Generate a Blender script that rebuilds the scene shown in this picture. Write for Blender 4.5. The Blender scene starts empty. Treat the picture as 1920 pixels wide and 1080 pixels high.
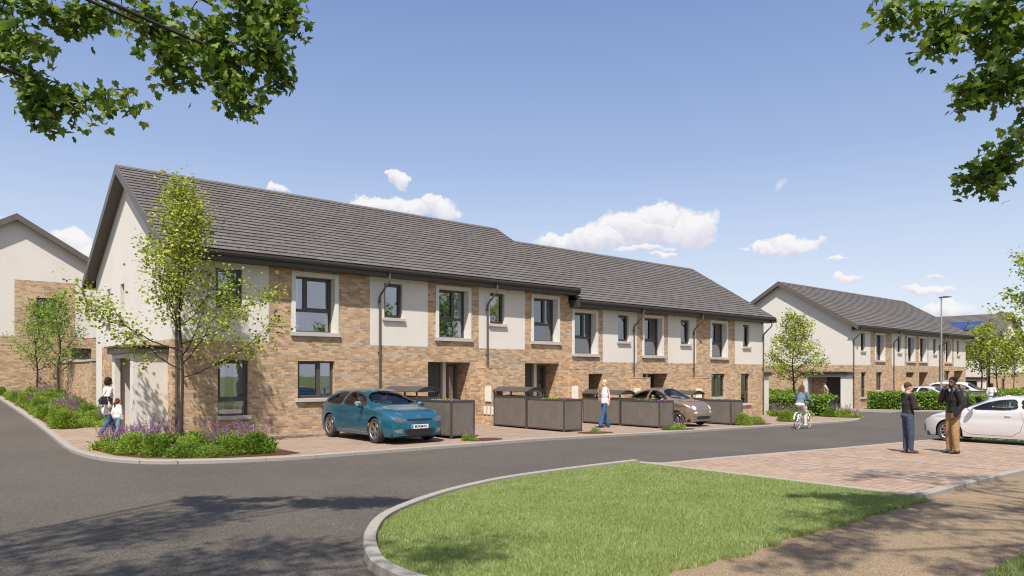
import bpy, bmesh, math, random
import numpy as np
from mathutils import Vector, Matrix, Quaternion
from mathutils.bvhtree import BVHTree
PI = math.pi
scene = bpy.context.scene
COL = scene.collection
# ------------------------------------------------------------ camera, sky, sun, exposure
cam = bpy.data.cameras.new('camera'); camo = bpy.data.objects.new('camera', cam); COL.objects.link(camo)
camo.location = (-5.93, -21.56, 1.9)
camo.rotation_euler = (math.radians(90), 0, math.radians(-40.5))
cam.sensor_width = 36; cam.lens = 1358/1920*36
cam.shift_y = 160/1920
cam.clip_end = 3000; cam.clip_start = 0.1
scene.camera = camo
SUN = Vector((-1.12, -1.0, 2.2)).normalized()      # towards the sun
sl = bpy.data.lights.new('sun', 'SUN'); sl.energy = 4.4; sl.angle = math.radians(0.9); sl.color = (1.0, 0.94, 0.855)
so = bpy.data.objects.new('sun', sl); COL.objects.link(so)
so.rotation_euler = (-SUN).to_track_quat('-Z', 'Y').to_euler()
scene.view_settings.view_transform = 'Standard'; scene.view_settings.look = 'None'
scene.view_settings.gamma = 1; scene.view_settings.exposure = 0.55
scene.cycles.filter_width = 1.15; scene.cycles.use_denoising = True; scene.cycles.denoising_prefilter = 'ACCURATE'; scene.cycles.max_bounces = 7; scene.cycles.transparent_max_bounces = 10; scene.cycles.sample_clamp_indirect = 4
world = bpy.data.worlds.new('World'); scene.world = world; world.use_nodes = True
def build_world():
    nt = world.node_tree; nt.nodes.clear(); N = nt.nodes.new; L = nt.links.new
    out = N('ShaderNodeOutputWorld'); bg = N('ShaderNodeBackground'); bg.inputs[1].default_value = 0.13
    sky = N('ShaderNodeTexSky'); sky.sky_type = 'NISHITA'; sky.sun_disc = False
    sky.sun_elevation = math.asin(SUN.z); sky.sun_rotation = math.atan2(SUN.x, SUN.y)
    sky.air_density = 1.0; sky.dust_density = 1.0; sky.ozone_density = 2.0; sky.altitude = 100
    tc = N('ShaderNodeTexCoord')
    # clouds: puffs at fixed compass directions, edges broken by fractal noise
    noise = N('ShaderNodeTexNoise'); noise.inputs['Scale'].default_value = 16; noise.inputs['Detail'].default_value = 9; noise.inputs['Roughness'].default_value = .58
    L(tc.outputs['Generated'], noise.inputs['Vector'])
    n2 = N('ShaderNodeTexNoise'); n2.inputs['Scale'].default_value = 55; n2.inputs['Detail'].default_value = 5
    L(tc.outputs['Generated'], n2.inputs['Vector'])
    sub = N('ShaderNodeVectorMath'); sub.operation = 'SUBTRACT'; L(noise.outputs['Color'], sub.inputs[0]); sub.inputs[1].default_value = (.5, .5, .5)
    scl = N('ShaderNodeVectorMath'); scl.operation = 'SCALE'; L(sub.outputs[0], scl.inputs[0]); scl.inputs['Scale'].default_value = .065
    add = N('ShaderNodeVectorMath'); add.operation = 'ADD'; L(tc.outputs['Generated'], add.inputs[0]); L(scl.outputs[0], add.inputs[1])
    A = Vector((.7604, .6494, 0)); B = Vector((-.6494, .7604, 0))
    def dirof(px, py):
        u = (px-960)/1358; v = (700-py)/1358
        f = Vector((.6494, .7604, 0)); r = Vector((.7604, -.6494, 0))
        return (f+r*u+Vector((0, 0, v))).normalized()
    total = None; shade = None
    puffs = [(1190,425,95,34,1),(1290,425,62,32,1),(1120,445,62,22,1),(1060,450,55,17,1),(1225,408,60,24,1),(1200,465,60,9,.8),
             (740,338,20,18,.9),(725,328,12,8,.5),(820,388,50,24,1),(760,395,60,22,1),(690,390,60,18,.9),(520,357,28,8,.6),
             (1490,455,52,20,1),(1440,467,32,11,.9),(1600,520,26,9,.9),(1580,480,18,6,.6),(1740,551,38,9,.85),(1770,580,42,12,.8),(1240,480,25,8,.8),
             (130,445,44,22,1),(150,470,46,20,1),(95,440,20,10,.7),(1750,525,16,5,.6),(-150,420,120,40,1),(2100,470,120,30,1),(1390,470,12,5,.5),(15,155,25,8,.25),(1455,352,10,8,.15)]
    # more cloud behind the camera, met only by the window reflections
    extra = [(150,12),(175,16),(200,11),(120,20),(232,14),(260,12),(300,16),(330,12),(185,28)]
    lst = []
    for px, py, rx, ry, a in puffs: lst.append((dirof(px, py), rx/1358, ry/1358, a))
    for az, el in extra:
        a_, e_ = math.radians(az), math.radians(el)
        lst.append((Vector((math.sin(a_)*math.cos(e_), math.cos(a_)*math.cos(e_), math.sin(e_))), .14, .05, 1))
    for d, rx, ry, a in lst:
        m = N('ShaderNodeVectorMath'); m.operation = 'SUBTRACT'; L(add.outputs[0], m.inputs[0]); m.inputs[1].default_value = d
        h = Vector((d.x, d.y, 0)).normalized(); r = Vector((h.y, -h.x, 0))
        dr = N('ShaderNodeVectorMath'); dr.operation = 'DOT_PRODUCT'; L(m.outputs[0], dr.inputs[0]); dr.inputs[1].default_value = r/rx
        sx = N('ShaderNodeSeparateXYZ'); L(m.outputs[0], sx.inputs[0])
        p1 = N('ShaderNodeMath'); p1.operation = 'POWER'; L(dr.outputs['Value'], p1.inputs[0]); p1.inputs[1].default_value = 2
        z = N('ShaderNodeMath'); z.operation = 'MULTIPLY'; L(sx.outputs['Z'], z.inputs[0]); z.inputs[1].default_value = 1/ry
        p2 = N('ShaderNodeMath'); p2.operation = 'POWER'; L(z.outputs[0], p2.inputs[0]); p2.inputs[1].default_value = 2
        sm = N('ShaderNodeMath'); sm.operation = 'ADD'; L(p1.outputs[0], sm.inputs[0]); L(p2.outputs[0], sm.inputs[1])
        mh = N('ShaderNodeVectorMath'); mh.operation = 'DOT_PRODUCT'; L(m.outputs[0], mh.inputs[0]); mh.inputs[1].default_value = h
        ex = N('ShaderNodeMath'); ex.operation = 'MULTIPLY_ADD'; L(sm.outputs[0], ex.inputs[0]); ex.inputs[1].default_value = -a; ex.inputs[2].default_value = a
        # keep only the side of the sky the puff is on
        dd = N('ShaderNodeVectorMath'); dd.operation = 'DOT_PRODUCT'; L(tc.outputs['Generated'], dd.inputs[0]); dd.inputs[1].default_value = d
        gt = N('ShaderNodeMath'); gt.operation = 'GREATER_THAN'; L(dd.outputs['Value'], gt.inputs[0]); gt.inputs[1].default_value = .8
        fin = N('ShaderNodeMath'); fin.operation = 'MULTIPLY'; L(ex.outputs[0], fin.inputs[0]); L(gt.outputs[0], fin.inputs[1])
        lo = N('ShaderNodeMath'); lo.operation = 'MULTIPLY'; L(fin.outputs[0], lo.inputs[0]); L(z.outputs[0], lo.inputs[1])
        if total is None: total = fin.outputs[0]; shade = z.outputs[0]
        else:
            mx = N('ShaderNodeMath'); mx.operation = 'MAXIMUM'; L(total, mx.inputs[0]); L(fin.outputs[0], mx.inputs[1])
            # height inside the nearest puff, for the grey undersides
            cmpn = N('ShaderNodeMath'); cmpn.operation = 'GREATER_THAN'; L(fin.outputs[0], cmpn.inputs[0]); L(total, cmpn.inputs[1])
            mixf = N('ShaderNodeMix'); mixf.data_type = 'FLOAT'; L(cmpn.outputs[0], mixf.inputs['Factor']); L(shade, mixf.inputs['A']); L(z.outputs[0], mixf.inputs['B'])
            shade = mixf.outputs['Result']; total = mx.outputs[0]
    # fluffy alpha
    na = N('ShaderNodeMath'); na.operation = 'MULTIPLY_ADD'; L(n2.outputs['Fac'], na.inputs[0]); na.inputs[1].default_value = .8; na.inputs[2].default_value = -.42
    nb = N('ShaderNodeMath'); nb.operation = 'ADD'; L(total, nb.inputs[0]); L(na.outputs[0], nb.inputs[1])
    al = N('ShaderNodeMapRange'); al.interpolation_type = 'SMOOTHSTEP'; L(nb.outputs[0], al.inputs['Value']); al.inputs['From Min'].default_value = -.04; al.inputs['From Max'].default_value = .42
    al.inputs['To Max'].default_value = .97
    pos = N('ShaderNodeMath'); pos.operation = 'GREATER_THAN'; L(total, pos.inputs[0]); pos.inputs[1].default_value = 0.0
    alm = N('ShaderNodeMath'); alm.operation = 'MULTIPLY'; L(al.outputs[0], alm.inputs[0]); L(pos.outputs[0], alm.inputs[1])
    sh = N('ShaderNodeMapRange'); L(shade, sh.inputs['Value']); sh.inputs['From Min'].default_value = -.7; sh.inputs['From Max'].default_value = .35
    sh2 = N('ShaderNodeMath'); sh2.operation = 'MULTIPLY_ADD'; L(n2.outputs['Fac'], sh2.inputs[0]); sh2.inputs[1].default_value = 1.1; sh2.inputs[2].default_value = -.5
    sh3 = N('ShaderNodeMath'); sh3.operation = 'ADD'; sh3.use_clamp = True; L(sh.outputs[0], sh3.inputs[0]); L(sh2.outputs[0], sh3.inputs[1])
    cc = N('ShaderNodeMix'); cc.data_type = 'RGBA'; L(sh3.outputs[0], cc.inputs['Factor'])
    CL = CLOUD
    cc.inputs['A'].default_value = (CL*.70, CL*.70, CL*.82, 1); cc.inputs['B'].default_value = (CL*.98, CL*.965, CL*.975, 1)
    # colour grade of the clear sky
    hs = N('ShaderNodeMix'); hs.data_type = 'RGBA'; hs.blend_type = 'MULTIPLY'; hs.inputs['Factor'].default_value = 1
    L(sky.outputs[0], hs.inputs['A']); hs.inputs['B'].default_value = (.72, .72, .72, 1)
    # paler towards the horizon
    sz = N('ShaderNodeSeparateXYZ'); L(tc.outputs['Generated'], sz.inputs[0])
    hz = N('ShaderNodeMapRange'); L(sz.outputs['Z'], hz.inputs['Value']); hz.inputs['From Min'].default_value = 0; hz.inputs['From Max'].default_value = SKYHI
    ramp = N('ShaderNodeValToRGB'); L(hz.outputs[0], ramp.inputs[0]); e = ramp.color_ramp
    e.elements[0].color = (*SK[0], 1); e.elements[1].color = (*SK[-1], 1)
    for i, c in enumerate(SK[1:-1]):
        el = e.elements.new((i+1)/(len(SK)-1)); el.color = (*c, 1)
    rs = N('ShaderNodeVectorMath'); rs.operation = 'SCALE'; L(ramp.outputs[0], rs.inputs[0]); rs.inputs['Scale'].default_value = .70/.13
    mixs = N('ShaderNodeMix'); mixs.data_type = 'RGBA'; mixs.inputs['Factor'].default_value = .8; L(hs.outputs['Result'], mixs.inputs['A']); L(rs.outputs[0], mixs.inputs['B'])
    nb1 = N('ShaderNodeTexNoise'); nb1.inputs['Scale'].default_value = 3.2; nb1.inputs['Detail'].default_value = 8; nb1.inputs['Roughness'].default_value = .6; L(tc.outputs['Generated'], nb1.inputs['Vector'])  # unseen cloud cover added behind and overhead to whiten the blue sky fill
    bd = N('ShaderNodeVectorMath'); bd.operation = 'DOT_PRODUCT'; L(tc.outputs['Generated'], bd.inputs[0]); bd.inputs[1].default_value = (-.6494*.9, -.7604*.9, .55)
    bm_ = N('ShaderNodeMapRange'); bm_.interpolation_type = 'SMOOTHSTEP'; L(bd.outputs['Value'], bm_.inputs['Value']); bm_.inputs['From Min'].default_value = -.02; bm_.inputs['From Max'].default_value = .35
    nr = N('ShaderNodeMapRange'); nr.interpolation_type = 'SMOOTHSTEP'; L(nb1.outputs['Fac'], nr.inputs['Value']); nr.inputs['From Min'].default_value = .40; nr.inputs['From Max'].default_value = .58
    bk = N('ShaderNodeMath'); bk.operation = 'MULTIPLY'; L(bm_.outputs[0], bk.inputs[0]); nr.inputs['To Max'].default_value = .55; L(nr.outputs[0], bk.inputs[1])
    am = N('ShaderNodeMath'); am.operation = 'MAXIMUM'; L(bk.outputs[0], am.inputs[0]); L(alm.outputs[0], am.inputs[1]); alm = am
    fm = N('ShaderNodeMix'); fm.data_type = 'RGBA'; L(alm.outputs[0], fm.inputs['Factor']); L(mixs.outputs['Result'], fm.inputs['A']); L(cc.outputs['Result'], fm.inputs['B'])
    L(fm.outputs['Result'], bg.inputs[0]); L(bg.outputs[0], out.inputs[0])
def lin(r, g, b):
    f = lambda c: (c/255/12.92) if c/255 <= .04045 else ((c/255+.055)/1.055)**2.4
    return (f(r), f(g), f(b))
CLOUD = .66/.13; SKYTINT = (1, 1, 1, 1); SKYHI = .46
SK = [lin(233,239,247), lin(223,232,247), lin(199,214,240), lin(168,190,229), lin(149,172,219), lin(131,156,209)]
build_world()

# ------------------------------------------------------------ helpers
def g(s, t):
    z = -.02*min(max(s-8, 0), 22)
    if t > 0: z += .042*min(t, 40)*min(max((12-s)/8, 0), 1)
    return z
def tag(o, label=None, cat=None, group=None, kind=None):
    if label: o['label'] = label
    if cat: o['category'] = cat
    if group: o['group'] = group
    if kind: o['kind'] = kind
    return o
def empty(name, loc, rz=0, **k):
    o = bpy.data.objects.new(name, None); COL.objects.link(o); o.location = loc; o.rotation_euler = (0, 0, rz)
    o.empty_display_size = .2
    return tag(o, **k)
def copy_tree(o, parent=None):
    c = o.copy(); COL.objects.link(c); c.parent = parent
    for ch in list(o.children): copy_tree(ch, c)
    return c
class MB:
    def __init__(s): s.v = []; s.f = []; s.m = []
    def add(s, vs, fs, m=0):
        b = len(s.v); s.v += [tuple(v) for v in vs]
        for f in fs: s.f.append([i+b for i in f]); s.m.append(m)
        return s
    def box(s, x0, x1, y0, y1, z0, z1, m=0):
        v = [(x, y, z) for z in (z0, z1) for y in (y0, y1) for x in (x0, x1)]
        return s.add(v, [(0,2,3,1), (4,5,7,6), (0,1,5,4), (2,6,7,3), (0,4,6,2), (1,3,7,5)], m)
    def prism(s, pts, axis, a, b, m=0):
        n = len(pts)
        def P(p, w):
            return {'x': (w, p[0], p[1]), 'y': (p[0], w, p[1]), 'z': (p[0], p[1], w)}[axis]
        v = [P(p, a) for p in pts]+[P(p, b) for p in pts]
        f = [list(range(n))[::-1], list(range(n, 2*n))]+[(i, (i+1) % n, (i+1) % n+n, i+n) for i in range(n)]
        return s.add(v, f, m)
    def tube(s, path, rad, n=8, m=0, caps=True):
        path = [Vector(p) for p in path]; k = len(path)
        if not hasattr(rad, '__len__'): rad = [rad]*k
        up = Vector((0, 0, 1)); vs = []; prev = None
        for i, p in enumerate(path):
            t = (path[min(i+1, k-1)]-path[max(i-1, 0)]).normalized()
            if prev is None:
                a = t.cross(up if abs(t.z) < .9 else Vector((1, 0, 0))).normalized()
            else:
                a = (prev-t*prev.dot(t)).normalized()
            prev = a; b = t.cross(a)
            for j in range(n):
                w = 2*PI*j/n; vs.append(p+(a*math.cos(w)+b*math.sin(w))*rad[i])
        fs = [(i*n+j, i*n+(j+1) % n, (i+1)*n+(j+1) % n, (i+1)*n+j) for i in range(k-1) for j in range(n)]
        if caps: fs += [tuple(range(n))[::-1], tuple(range((k-1)*n, k*n))]
        return s.add(vs, fs, m)
    def lathe(s, prof, n=24, c=(0, 0, 0), axis='z', m=0, caps=True):
        vs = []
        for r, h in prof:
            for j in range(n):
                w = 2*PI*j/n; a, b = r*math.cos(w), r*math.sin(w)
                vs.append({'z': (c[0]+a, c[1]+b, c[2]+h), 'y': (c[0]+a, c[1]+h, c[2]+b), 'x': (c[0]+h, c[1]+a, c[2]+b)}[axis])
        k = len(prof)
        fs = [(i*n+j, i*n+(j+1) % n, (i+1)*n+(j+1) % n, (i+1)*n+j) for i in range(k-1) for j in range(n)]
        if caps: fs += [tuple(range(n))[::-1], tuple(range((k-1)*n, k*n))]
        return s.add(vs, fs, m)
    def ell(s, c, r, nu=12, nv=8, m=0, rot=None):
        vs = []; R = rot or Matrix.Identity(3)
        for i in range(1, nv):
            th = PI*i/nv
            for j in range(nu):
                w = 2*PI*j/nu
                vs.append(Vector(c)+R@Vector((r[0]*math.sin(th)*math.cos(w), r[1]*math.sin(th)*math.sin(w), r[2]*math.cos(th))))
        top = len(vs); vs.append(Vector(c)+R@Vector((0, 0, r[2]))); vs.append(Vector(c)-R@Vector((0, 0, r[2])))
        fs = [(i*nu+j, (i+1)*nu+j, (i+1)*nu+(j+1) % nu, i*nu+(j+1) % nu) for i in range(nv-2) for j in range(nu)]
        fs += [(top, j, (j+1) % nu) for j in range(nu)]+[(top+1, (nv-2)*nu+(j+1) % nu, (nv-2)*nu+j) for j in range(nu)]
        return s.add(vs, fs, m)
    def build(s, name, mat, parent=None, origin=None, smooth=False, bevel=0, **k):
        me = bpy.data.meshes.new(name)
        o0 = Vector(origin) if origin is not None else Vector((0, 0, 0))
        me.from_pydata([tuple(Vector(v)-o0) for v in s.v], [], s.f)
        mats = mat if isinstance(mat, (list, tuple)) else [mat]
        for mm in mats: me.materials.append(mm)
        if len(mats) > 1: me.polygons.foreach_set('material_index', s.m)
        if smooth: me.polygons.foreach_set('use_smooth', [True]*len(me.polygons))
        me.validate(); me.update()
        o = bpy.data.objects.new(name, me); COL.objects.link(o); o.parent = parent
        if bevel:
            b = o.modifiers.new('bevel', 'BEVEL'); b.width = bevel; b.segments = 2; b.limit_method = 'ANGLE'
        return tag(o, **k)
def fast_mesh(name, V, loops, starts, totals, mat, parent=None, loc=(0, 0, 0), smooth=False, **k):
    me = bpy.data.meshes.new(name)
    me.vertices.add(len(V)); me.vertices.foreach_set('co', np.asarray(V, np.float32).ravel())
    me.loops.add(len(loops)); me.loops.foreach_set('vertex_index', np.asarray(loops, np.int32))
    me.polygons.add(len(starts)); me.polygons.foreach_set('loop_start', np.asarray(starts, np.int32)); me.polygons.foreach_set('loop_total', np.asarray(totals, np.int32))
    if smooth: me.polygons.foreach_set('use_smooth', np.ones(len(starts), bool))
    me.materials.append(mat); me.update(calc_edges=True)
    o = bpy.data.objects.new(name, me); COL.objects.link(o); o.parent = parent; o.location = loc
    return tag(o, **k)

# ------------------------------------------------------------ materials
class MT:
    def __init__(s, name):
        s.mat = bpy.data.materials.new(name); s.mat.use_nodes = True; s.nt = s.mat.node_tree
        s.p = s.nt.nodes['Principled BSDF']; s.out = s.nt.nodes['Material Output']
    def N(s, t, **k):
        n = s.nt.nodes.new('ShaderNode'+t)
        for a, b in k.items(): setattr(n, a, b)
        return n
    def L(s, a, b): s.nt.links.new(a, b)
    def set(s, **k):
        for a, b in k.items():
            s.p.inputs[a.replace('_', ' ')].default_value = b
        return s
    def coord(s, kind='obj', scale=1):
        if kind == 'pos': o = s.N('NewGeometry').outputs['Position']
        else: o = s.N('TexCoord').outputs['Object']
        return o
    def noise(s, scale, detail=4, rough=.55, vec=None, kind='obj'):
        n = s.N('TexNoise'); n.inputs['Scale'].default_value = scale; n.inputs['Detail'].default_value = detail; n.inputs['Roughness'].default_value = rough
        s.L(vec or s.coord(kind), n.inputs['Vector']); return n.outputs['Fac']
    def ramp(s, fac, stops):
        r = s.N('ValToRGB'); s.L(fac, r.inputs[0]); e = r.color_ramp
        while len(e.elements) < len(stops): e.elements.new(.5)
        for i, (p, c) in enumerate(stops): e.elements[i].position = p; e.elements[i].color = (*c, 1)
        return r.outputs[0]
    def mix(s, f, a, b, mode='MIX'):
        m = s.N('Mix', data_type='RGBA', blend_type=mode)
        for v, i in ((f, 'Factor'), (a, 'A'), (b, 'B')):
            if hasattr(v, 'links'): s.L(v, m.inputs[i])
            elif i == 'Factor': m.inputs[i].default_value = v
            else: m.inputs[i].default_value = (*v, 1)
        return m.outputs['Result']
    def bump(s, h, strength=.3, dist=.01):
        b = s.N('Bump'); b.inputs['Strength'].default_value = strength; b.inputs['Distance'].default_value = dist
        s.L(h, b.inputs['Height']); s.L(b.outputs[0], s.p.inputs['Normal'])
    def col(s, o): s.L(o, s.p.inputs['Base Color'])
def plain(name, c, rough=.6, metal=0, var=.12, nscale=12, bump=0, kind='obj', coat=0):
    m = MT(name); m.set(Roughness=rough, Metallic=metal)
    n = m.noise(nscale, 5, kind=kind)
    m.col(m.ramp(n, [(.25, tuple(x*(1-var) for x in c)), (.75, tuple(min(1, x*(1+var)) for x in c))]))
    if bump: m.bump(n, bump, .01)
    if coat: m.set(Coat_Weight=coat)
    return m.mat
def wallvec(m):
    # (along the wall, up) whichever way the wall faces, so that brick courses run true
    ge = m.N('NewGeometry'); sp = m.N('SeparateXYZ'); m.L(ge.outputs['Position'], sp.inputs[0])
    sn = m.N('SeparateXYZ'); m.L(ge.outputs['True Normal'], sn.inputs[0])
    ax = m.N('Math', operation='ABSOLUTE'); m.L(sn.outputs['X'], ax.inputs[0])
    gt = m.N('Math', operation='GREATER_THAN'); m.L(ax.outputs[0], gt.inputs[0]); gt.inputs[1].default_value = .5
    mf = m.N('Mix', data_type='FLOAT'); m.L(gt.outputs[0], mf.inputs['Factor']); m.L(sp.outputs['X'], mf.inputs['A']); m.L(sp.outputs['Y'], mf.inputs['B'])
    cb = m.N('CombineXYZ'); m.L(mf.outputs['Result'], cb.inputs[0]); m.L(sp.outputs['Z'], cb.inputs[1])
    return cb.outputs[0]
def mat_brick():
    m = MT('buff_brick'); v = wallvec(m)
    nz = m.N('TexNoise'); nz.inputs['Scale'].default_value = 9; m.L(v, nz.inputs['Vector'])
    dv = m.N('VectorMath', operation='MULTIPLY_ADD'); m.L(nz.outputs['Color'], dv.inputs[0]); dv.inputs[1].default_value = (.006, .005, 0); m.L(v, dv.inputs[2])
    def br(c1, c2, mo, bias=0):
        b = m.N('TexBrick'); m.L(dv.outputs[0], b.inputs['Vector']); b.inputs['Scale'].default_value = 1
        b.inputs['Brick Width'].default_value = .225; b.inputs['Row Height'].default_value = .075; b.inputs['Mortar Size'].default_value = .0065
        b.inputs['Mortar Smooth'].default_value = .3; b.inputs['Bias'].default_value = bias
        b.inputs['Color1'].default_value = (*c1, 1); b.inputs['Color2'].default_value = (*c2, 1); b.inputs['Mortar'].default_value = (*mo, 1)
        return b
    b = br((.61, .425, .265), (.31, .20, .12), (.44, .385, .32), -.1)
    n1 = m.noise(14, 5, vec=v); n2 = m.noise(.9, 3, vec=v); n3 = m.noise(60, 3, vec=v)
    c = m.mix(.5, b.outputs['Color'], m.ramp(n1, [(.3, (.72, .69, .66)), (.7, (1.22, 1.20, 1.17))]), 'MULTIPLY')
    c = m.mix(.5, c, m.ramp(n2, [(.3, (.86, .86, .86)), (.7, (1.1, 1.1, 1.1))]), 'MULTIPLY')
    m.col(c); m.set(Roughness=.9, Specular_IOR_Level=.2)
    h = m.N('Math', operation='MULTIPLY_ADD'); m.L(b.outputs['Fac'], h.inputs[0]); h.inputs[1].default_value = -1.2
    m.L(n3, h.inputs[2]); m.bump(h.outputs[0], .7, .009)
    return m.mat
def mat_render(name='white_render', c=(.68, .635, .58)):
    m = MT(name); n = m.noise(95, 3, kind='pos'); n2 = m.noise(.7, 3, kind='pos'); n3 = m.noise(22, 4, kind='pos')
    c0 = m.ramp(n, [(.3, tuple(x*.94 for x in c)), (.65, tuple(min(1, x*1.04) for x in c))])
    c0 = m.mix(.6, c0, m.ramp(n2, [(.3, (.93, .93, .92)), (.7, (1.03, 1.03, 1.03))]), 'MULTIPLY')
    c0 = m.mix(.5, c0, m.ramp(n3, [(.35, (.93, .93, .93)), (.65, (1.05, 1.05, 1.05))]), 'MULTIPLY')
    m.col(c0); m.set(Roughness=.95, Specular_IOR_Level=.15); m.bump(n, .55, .008); return m.mat
def mat_tile():
    m = MT('roof_tile'); ge = m.N('NewGeometry')
    c = m.ramp(ge.outputs['Random Per Island'], [(0, (.118, .104, .097)), (.5, (.132, .117, .109)), (1, (.148, .131, .122))])
    n = m.noise(3, 5, kind='pos'); n2 = m.noise(70, 3, kind='pos')
    c = m.mix(.7, c, m.ramp(n, [(.3, (.93, .93, .93)), (.7, (1.06, 1.06, 1.06))]), 'MULTIPLY')
    m.col(c); m.set(Roughness=.72, Specular_IOR_Level=.35); m.bump(n2, .25, .004); return m.mat
def mat_asphalt():
    m = MT('asphalt'); n = m.noise(48, 5, .8, kind='pos'); n2 = m.noise(.35, 4, kind='pos'); n3 = m.noise(3.5, 4, kind='pos')
    c = m.ramp(n, [(.36, (.036, .030, .024)), (.52, (.082, .069, .055)), (.68, (.225, .19, .152))])
    c = m.mix(.8, c, m.ramp(n2, [(.3, (.82, .82, .82)), (.7, (1.13, 1.13, 1.13))]), 'MULTIPLY')
    c = m.mix(.5, c, m.ramp(n3, [(.3, (.9, .9, .9)), (.7, (1.08, 1.08, 1.08))]), 'MULTIPLY')
    m.col(c); m.set(Roughness=.85); m.bump(n, .5, .006); return m.mat
def mat_pavers(name, c1, c2, mo, w=.2, h=.1, rot=0):
    m = MT(name); mp = m.N('Mapping'); m.L(m.coord('pos'), mp.inputs['Vector']); mp.inputs['Rotation'].default_value = (0, 0, rot)
    b = m.N('TexBrick'); m.L(mp.outputs[0], b.inputs['Vector']); b.inputs['Scale'].default_value = 1
    b.inputs['Brick Width'].default_value = w; b.inputs['Row Height'].default_value = h; b.inputs['Mortar Size'].default_value = .006; b.inputs['Mortar Smooth'].default_value = .2
    b.inputs['Color1'].default_value = (*c1, 1); b.inputs['Color2'].default_value = (*c2, 1); b.inputs['Mortar'].default_value = (*mo, 1)
    n = m.noise(1.1, 4, kind='pos'); n2 = m.noise(80, 3, kind='pos')
    c = m.mix(.7, b.outputs['Color'], m.ramp(n, [(.3, (.84, .84, .84)), (.7, (1.12, 1.12, 1.12))]), 'MULTIPLY')
    c = m.mix(.6, c, m.ramp(n2, [(.3, (.85, .85, .85)), (.7, (1.12, 1.12, 1.12))]), 'MULTIPLY')
    m.col(c); m.set(Roughness=.9)
    hh = m.N('Math', operation='MULTIPLY'); m.L(b.outputs['Fac'], hh.inputs[0]); hh.inputs[1].default_value = -1; m.bump(hh.outputs[0], .6, .006)
    return m.mat
def mat_ground(name, stops, scale, big=(.85, 1.12), bump=.5, dist=.01, bs=.6):
    m = MT(name); n = m.noise(scale, 5, .65, kind='pos'); n2 = m.noise(bs, 4, kind='pos')
    c = m.mix(.8, m.ramp(n, stops), m.ramp(n2, [(.3, (big[0],)*3), (.7, (big[1],)*3)]), 'MULTIPLY')
    m.col(c); m.set(Roughness=.95, Specular_IOR_Level=.2); m.bump(n, bump, dist); return m.mat
def mat_leaf(name, stops, trans=.35, rough=.5):
    m = MT(name); ge = m.N('NewGeometry'); n = m.noise(1.3, 3)
    mx = m.N('Mix', data_type='FLOAT'); mx.inputs['Factor'].default_value = .35; m.L(ge.outputs['Random Per Island'], mx.inputs['A']); m.L(n, mx.inputs['B'])
    c = m.ramp(mx.outputs['Result'], stops); m.col(c); m.set(Roughness=rough, Specular_IOR_Level=.3)
    tr = m.N('BsdfTranslucent'); br = m.mix(1.0, c, (1.5, 1.6, .7), 'MULTIPLY'); m.L(br, tr.inputs[0])
    ms = m.N('MixShader'); ms.inputs[0].default_value = trans; m.L(m.p.outputs[0], ms.inputs[1]); m.L(tr.outputs[0], ms.inputs[2]); m.L(ms.outputs[0], m.out.inputs[0])
    return m.mat
def mat_glass(name, tint=(.88, .90, .91), refl=.20, ior=1.55):
    m = MT(name); nt = m.nt; nt.nodes.remove(m.p)
    tr = m.N('BsdfTransparent'); tr.inputs[0].default_value = (*tint, 1)
    gl = m.N('BsdfGlossy'); gl.inputs['Roughness'].default_value = .015; gl.inputs['Color'].default_value = (.93, .95, 1, 1)
    fr = m.N('Fresnel'); fr.inputs[0].default_value = ior
    ad = m.N('Math', operation='ADD', use_clamp=True); m.L(fr.outputs[0], ad.inputs[0]); ad.inputs[1].default_value = refl
    n = m.noise(1.7, 2); b = m.N('Bump'); b.inputs['Strength'].default_value = .06; b.inputs['Distance'].default_value = .02; m.L(n, b.inputs['Height']); m.L(b.outputs[0], gl.inputs['Normal'])
    ms = m.N('MixShader'); m.L(ad.outputs[0], ms.inputs[0]); m.L(tr.outputs[0], ms.inputs[1]); m.L(gl.outputs[0], ms.inputs[2]); m.L(ms.outputs[0], m.out.inputs[0])
    return m.mat
def mat_paint(name, c, metal=.3, flake=.08):
    m = MT(name); n = m.noise(220, 2); m.col(m.ramp(n, [(.3, tuple(x*(1-flake) for x in c)), (.7, tuple(min(1, x*(1+flake)) for x in c))]))
    m.set(Metallic=metal, Roughness=.32, Coat_Weight=1.0, Coat_Roughness=.03); return m.mat
M = {}
M['brick'] = mat_brick(); M['render'] = mat_render(); M['render2'] = mat_render('pale_surround_render', (.70, .665, .62)); M['tile'] = mat_tile()
M['asphalt'] = mat_asphalt()
M['drive'] = mat_pavers('drive_pavers', (.35, .255, .19), (.28, .20, .147), (.17, .125, .095), .2, .1)
M['bay'] = mat_pavers('bay_pavers', (.375, .265, .19), (.295, .203, .142), (.14, .10, .07), .3, .15)
M['conc'] = mat_ground('kerb_concrete', [(.3, (.30, .28, .25)), (.7, (.42, .395, .36))], 60, bump=.3, dist=.004)
M['sand'] = mat_ground('sand_path_gravel', [(.32, (.13, .092, .056)), (.5, (.245, .178, .113)), (.68, (.40, .305, .205))], 62, big=(.86, 1.12), bump=.8, dist=.012)
M['soil'] = mat_ground('bark_soil', [(.3, (.035, .018, .01)), (.6, (.12, .06, .035)), (.8, (.2, .11, .07))], 40, bump=1, dist=.03)
M['turf'] = mat_ground('turf_soil', [(.3, (.10, .13, .04)), (.7, (.19, .21, .08))], 30, bump=.6, dist=.02)
M['dark'] = plain('dark_grey_metal', (.075, .068, .064), .5, .2, .1)
M['fascia'] = plain('dark_fascia', (.052, .046, .041), .5, 0, .1, 3)
M['barge'] = plain('taupe_barge_board', (.115, .095, .082), .5, 0, .1, 3)
M['frame'] = plain('window_frame_taupe', (.085, .073, .066), .45, .1, .06)
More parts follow.
